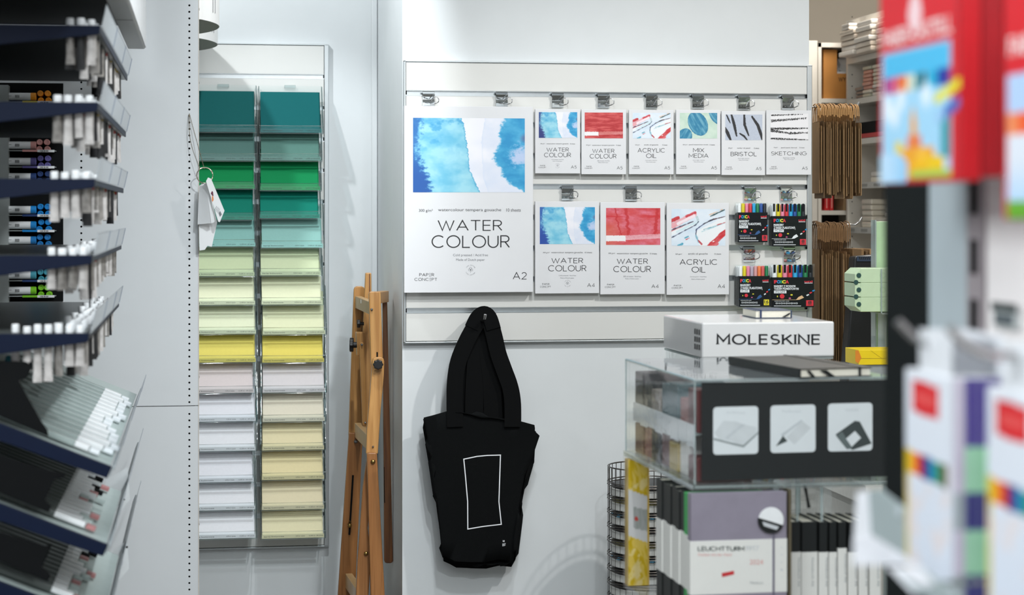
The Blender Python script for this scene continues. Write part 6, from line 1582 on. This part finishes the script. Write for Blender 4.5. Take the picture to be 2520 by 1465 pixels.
YA, YB_ = PX(2365, 400, .741).y, PX(2167, 400, .741).y
faber(YA, YB_, 1.532, 1.775, .741, 3, fab1, 'red carton with a toy castle picture hanging at the upper right')
YC = PX(2472, 400, .741).y
faber(YC - .24, YC, 1.494, 1.74, .741, 3, fab2, 'red carton nearest the camera at the right edge, hanging upper row')
def hook(yh, z, xt, lab):
    t = thing('long_hook', lab, 'hook', (XG, yh, z), 'long bright hooks of the near shelving')
    MB().tube([(XG - .003, yh, z), (xt + .05, yh, z), (xt + .02, yh, z + .002), (xt + .004, yh, z + .01), (xt - .012, yh + .001, z + .026)], .0042, 10).build('prong', wire_m, t, smooth=True)
    MB().box(XG - .006, XG - .0005, yh - .03, yh + .03, z - .02, z + .02).build('back_plate', chrome, t)
hook((YA + YB_) / 2, 1.812, .70, 'hook above the carton with the castle picture'); hook(YC - .12, 1.777, .70, 'hook above the nearest red carton')
# pencil packs, middle row
wpk = M('pack_pale', (216, 219, 224), .4, var=.02); purp = M('purple_print', (66, 48, 140), .5); mint = M('mint_print', (150, 212, 170), .5); lil = M('lilac_print', (204, 196, 214), .5); gpk = M('grey_print_side', (160, 170, 176), .5); navp = M('deep_blue_print', (26, 26, 116), .5); tealp = M('teal_print', (20, 120, 130), .5)
def pfn(seed):
    def f(u, v):
        c = mixc((214, 218, 226), (206, 214, 228), v)
        if .035 < v - .02 * u < .185 and .16 < u < .72: c = (206, 14, 28)
        if .08 < v - .02 * u < .14 and .22 < u < .66: c = (216, 70, 70)
        if .37 < v - .02 * u < .475:
            b = [(206, 180, 20), (222, 170, 20), (226, 110, 30), (206, 40, 40), (90, 30, 80), (30, 70, 160), (20, 140, 160), (20, 130, 130), (70, 120, 20), (90, 70, 60), (214, 214, 220)]
            c = b[min(10, int(u * 11))]
        if .475 < v - .02 * u and u < .09: c = (206, 190, 120)
        if v > .5: c = mixc(c, (226, 206, 200), .5 * sst(.1, .4, fb(u * 3 + seed, v * 6, seed)))
        if v > .95 and .5 < u < .85: c = mixc((220, 200, 40), (230, 150, 150), u)
        return c
    return f
def pencil_pack(ynear, yfar, zt, zb, x, n, label, seed):
    for k in range(n):
        xk = x + k * .0118
        words_ = label if k == 0 else 'purple and mint edged pencil pack, %s behind the %s' % (ORD[k - 1].replace('top', 'first'), 'farther front pack' if seed == 1 else 'nearest front pack')
        t = thing('pencil_pack', words_, 'pencil pack', (xk, (ynear + yfar) / 2, zb), 'pencil packs on the near hooks')
        MB().box(xk, xk + .011, ynear, yfar, zb, zt).build('pack_body', wpk, t, .0012)
        MB().box(xk + .003, xk + .004, ynear + .012 + .003 * k, yfar - .03, zt, zt + .042).build('hang_card', wpk, t, .0004)
        if k == 0: painted('face_print', (xk - .0006, yfar - .001, zb + .001), (0, -(yfar - ynear - .002), 0), (0, 0, zt - zb - .002), 66, 110, pfn(seed), t)
        seq = ((.0, .30, purp if k else lil), (.30, .50, mint if k else lil), (.50, .665, navp if k else gpk), (.665, .86, mint if k else lil), (.86, 1., navp if k else gpk)); H_ = zt - zb
        for i, (a, b, m) in enumerate(seq):
            MB().box(xk + .0005, xk + .0105, ynear - .0008, ynear - .0001, zt - b * H_, zt - a * H_).build('edge_print', m if not (k == 1 and m is mint) else M('pale_mint', (160, 216, 180), .5), t)
PX0 = .70
yn1, yf1 = PX(2346, 1000, PX0).y, PX(2229, 1000, PX0).y
zt1 = PX(2229, 906, PX0).z; zb1_ = PX(2240, 1440, PX0).z
pencil_pack(yn1, yf1, zt1, zb1_, PX0, 4, 'pencil pack with red label, farther of the two at lower right', 1)
yf2 = PX(2430, 1000, PX0).y
pencil_pack(yf2 - .127, yf2, zt1, zb1_, PX0, 4, 'pencil pack with red label, nearest the camera at lower right', 2)
hook((yn1 + yf1) / 2 + .012, PX(2260, 858, .69).z, .685, 'hook carrying the farther pencil packs'); hook(yf2 - .06, PX(2440, 884, .67).z, .652, 'hook carrying the nearest pencil packs')
# folded white backing cards that stick up behind the packs
for (ya, yb, lab) in ((yn1 + .005, yf1 - .02, 'white backing card above the farther pencil packs'), (yf2 - .12, yf2 - .002, 'white backing card above the nearest pencil packs')):
    t = MB().box(PX0 + .052, PX0 + .0535, ya, yb, zt1 - .03, PX(2300, 803, PX0 + .05).z).build('backing_card', wpk, None, .0006); tag(t, lab, 'card', 'white backing cards on the near hooks')
# small framed item on the white board
t = thing('framed_sign', 'small dark framed sign on the white back board at the right edge', 'sign', tuple(PX(2480, 785, XG - .01)))
a_, b_ = PX(2505, 812, XG - .004), PX(2448, 752, XG - .004)
MB().box(XG - .006, XG - .0005, a_.y, b_.y, a_.z, b_.z).build('frame_rim', M('frame_pale', (190, 196, 196), .4), t, .001)
MB().box(XG - .0072, XG - .0062, a_.y + .006, b_.y - .006, a_.z + .004, b_.z - .008).build('dark_panel', M('panel_slate', (74, 84, 90), .4), t); MB().box(XG - .0076, XG - .0062, a_.y - .002, b_.y + .002, b_.z - .005, b_.z + .004).build('top_bar', pdk, t)
# label holders at the ends of lower hooks
lh_g = M('holder_grey', (156, 168, 170), .45, var=.02); lh_w = M('holder_white', (236, 238, 244), .3)
XH = .70
def holder(grey, rim, foot, lab, XH=.70):
    """leaning ticket on the end of a hook: its broad face looks across the aisle, a bright lip folds out below"""
    t = thing('ticket_holder', lab, 'ticket holder', tuple(PX(*grey[0], XH)), 'ticket holders on the lower hooks')
    MB().prism([PX(x, y, XH) for x, y in grey], (.002, 0, 0)).build('ticket', lh_g, t, .0004)
    MB().prism([PX(x, y, XH - .002) for x, y in rim], (.0015, 0, 0)).build('side_rim', lh_w, t, .0003)
    Yf_ = PX(*grey[3], XH - .004).y
    MB().prism([P(x, y, Yf_) for x, y in foot], (0, -.002, 0)).build('folded_lip', lh_w, t, .0003)
    c = PX(grey[0][0] * .45 + grey[2][0] * .55, grey[0][1] * .45 + grey[2][1] * .55, XH - .0005)
    MB().lathe(c, (-1, 0, 0), [(.006, 0), (.006, .0012)], 14).build('stud', M('stud_pale', (196, 206, 212), .3), t)
    MB().tube([c + Vector((.003, 0, 0)), Vector((XG - .001, c.y, c.z))], .003, 8).build('prong', wire_m, t, smooth=True)
holder([(2122, 1210), (2166, 1204), (2290, 1300), (2290, 1412), (2138, 1316)], [(2108, 1212), (2134, 1208), (2141, 1317), (2100, 1330)], [(2101, 1326), (2139, 1314), (2256, 1386), (2250, 1390), (2098, 1391)], 'grey and white ticket holder in front of the black notebooks')
holder([(2186, 1398), (2262, 1394), (2360, 1470), (2360, 1500), (2250, 1462)], [(2182, 1397), (2190, 1396), (2254, 1460), (2246, 1462)], [(2183, 1399), (2264, 1396), (2300, 1440), (2262, 1440)], 'lower ticket holder, partly hidden by the pencil packs', .66)
# ================================================================ camera, light
cam = bpy.data.cameras.new('camera'); co = bpy.data.objects.new('camera', cam); COL.objects.link(co); sc.camera = co
co.location = EYEV; co.rotation_euler = (RAD(90), 0, -TH)
cam.sensor_width = 36; cam.lens = F / 2520 * 36; cam.shift_y = -(732.5 - HOR) / 2520
cam.clip_start = .05
cam.dof.use_dof = True; cam.dof.focus_distance = 6.3; cam.dof.aperture_fstop = cam.lens / 1000 / .0185
w = bpy.data.worlds.new('world'); sc.world = w; w.use_nodes = True
bgn = w.node_tree.nodes['Background']; bgn.inputs[0].default_value = lin((232, 240, 246)) + (1,); bgn.inputs[1].default_value = .27
def area(name, loc, rot, sx, sy, e, col=(1, 1, 1)):
    l = bpy.data.lights.new(name, 'AREA'); l.shape = 'RECTANGLE'; l.size = sx; l.size_y = sy; l.energy = e; l.color = col
    o = bpy.data.objects.new(name, l); COL.objects.link(o); o.location = loc; o.rotation_euler = rot; return o
def spot(name, loc, target, e, angle=60, blend=.5, r=.05, col=(1, 1, 1)):
    l = bpy.data.lights.new(name, 'SPOT'); l.energy = e; l.spot_size = RAD(angle); l.spot_blend = blend; l.shadow_soft_size = r; l.color = col
    o = bpy.data.objects.new(name, l); COL.objects.link(o); o.location = loc
    o.rotation_euler = (Vector(target) - Vector(loc)).to_track_quat('-Z', 'Y').to_euler(); return o
COOL = (.93, .98, 1.); WARM = (1., .95, .87)
area('ceiling_panel_light', (1., 2.8, 3.15), (0, 0, 0), 2.2, 2.2, 24, COOL)
area('ceiling_panel_light', (.2, .6, 3.15), (0, 0, 0), 2.2, 1.8, 66, COOL)
area('ceiling_panel_light', (-1.7, 1.6, 3.0), (0, RAD(-38), 0), 1.6, 1.6, 100, COOL)
area('front_fill_light', (.4, -1.5, 1.7), (RAD(90), 0, 0), 3., 1.7, 18, COOL)  # added frontal fill behind the camera, no real window there
area('stockroom_light', (2.9, 7.3, 3.15), (0, 0, 0), .8, 1.2, 46, WARM)
spot('track_spot_light', (.40, 5.5, 3.12), (.2, 7.15, 1.05), 92, 47, .5, .03, COOL)
spot('track_spot_light', (-.5, 5.99, 3.12), (.7, 7.0, 1.5), 82, 92, .7, .035, COOL)
spot('track_spot_light', (.9, 4.3, 3.12), (1.25, 6.3, .9), 64, 52, .8, .05, COOL)
spot('track_spot_light', (2.4, 4.2, 3.12), (1.4, 6.3, .5), 134, 76, .7, .05, (1, .98, .95))
spot('track_spot_light', (.9, 1.6, 3.12), (1.2, 3.9, 1.0), 105, 80, .7, .06, COOL)
spot('track_spot_light', (.9, 3.6, 3.12), (-.28, 5.5, 1.2), 155, 62, .8, .06, COOL)
spot('track_spot_light', (2.6, 2.2, 3.12), (-.45, 5.5, 1.05), 120, 27, .7, .06, COOL)
sc.view_settings.view_transform = 'Standard'; sc.view_settings.look = 'None'; sc.view_settings.exposure = .12; sc.view_settings.gamma = 1.
sc.view_settings.use_curve_mapping = False
try: sc.cycles.max_bounces = 10; sc.cycles.transparent_max_bounces = 24; sc.cycles.use_denoising = True; sc.cycles.sample_clamp_indirect = 6.
except Exception: pass
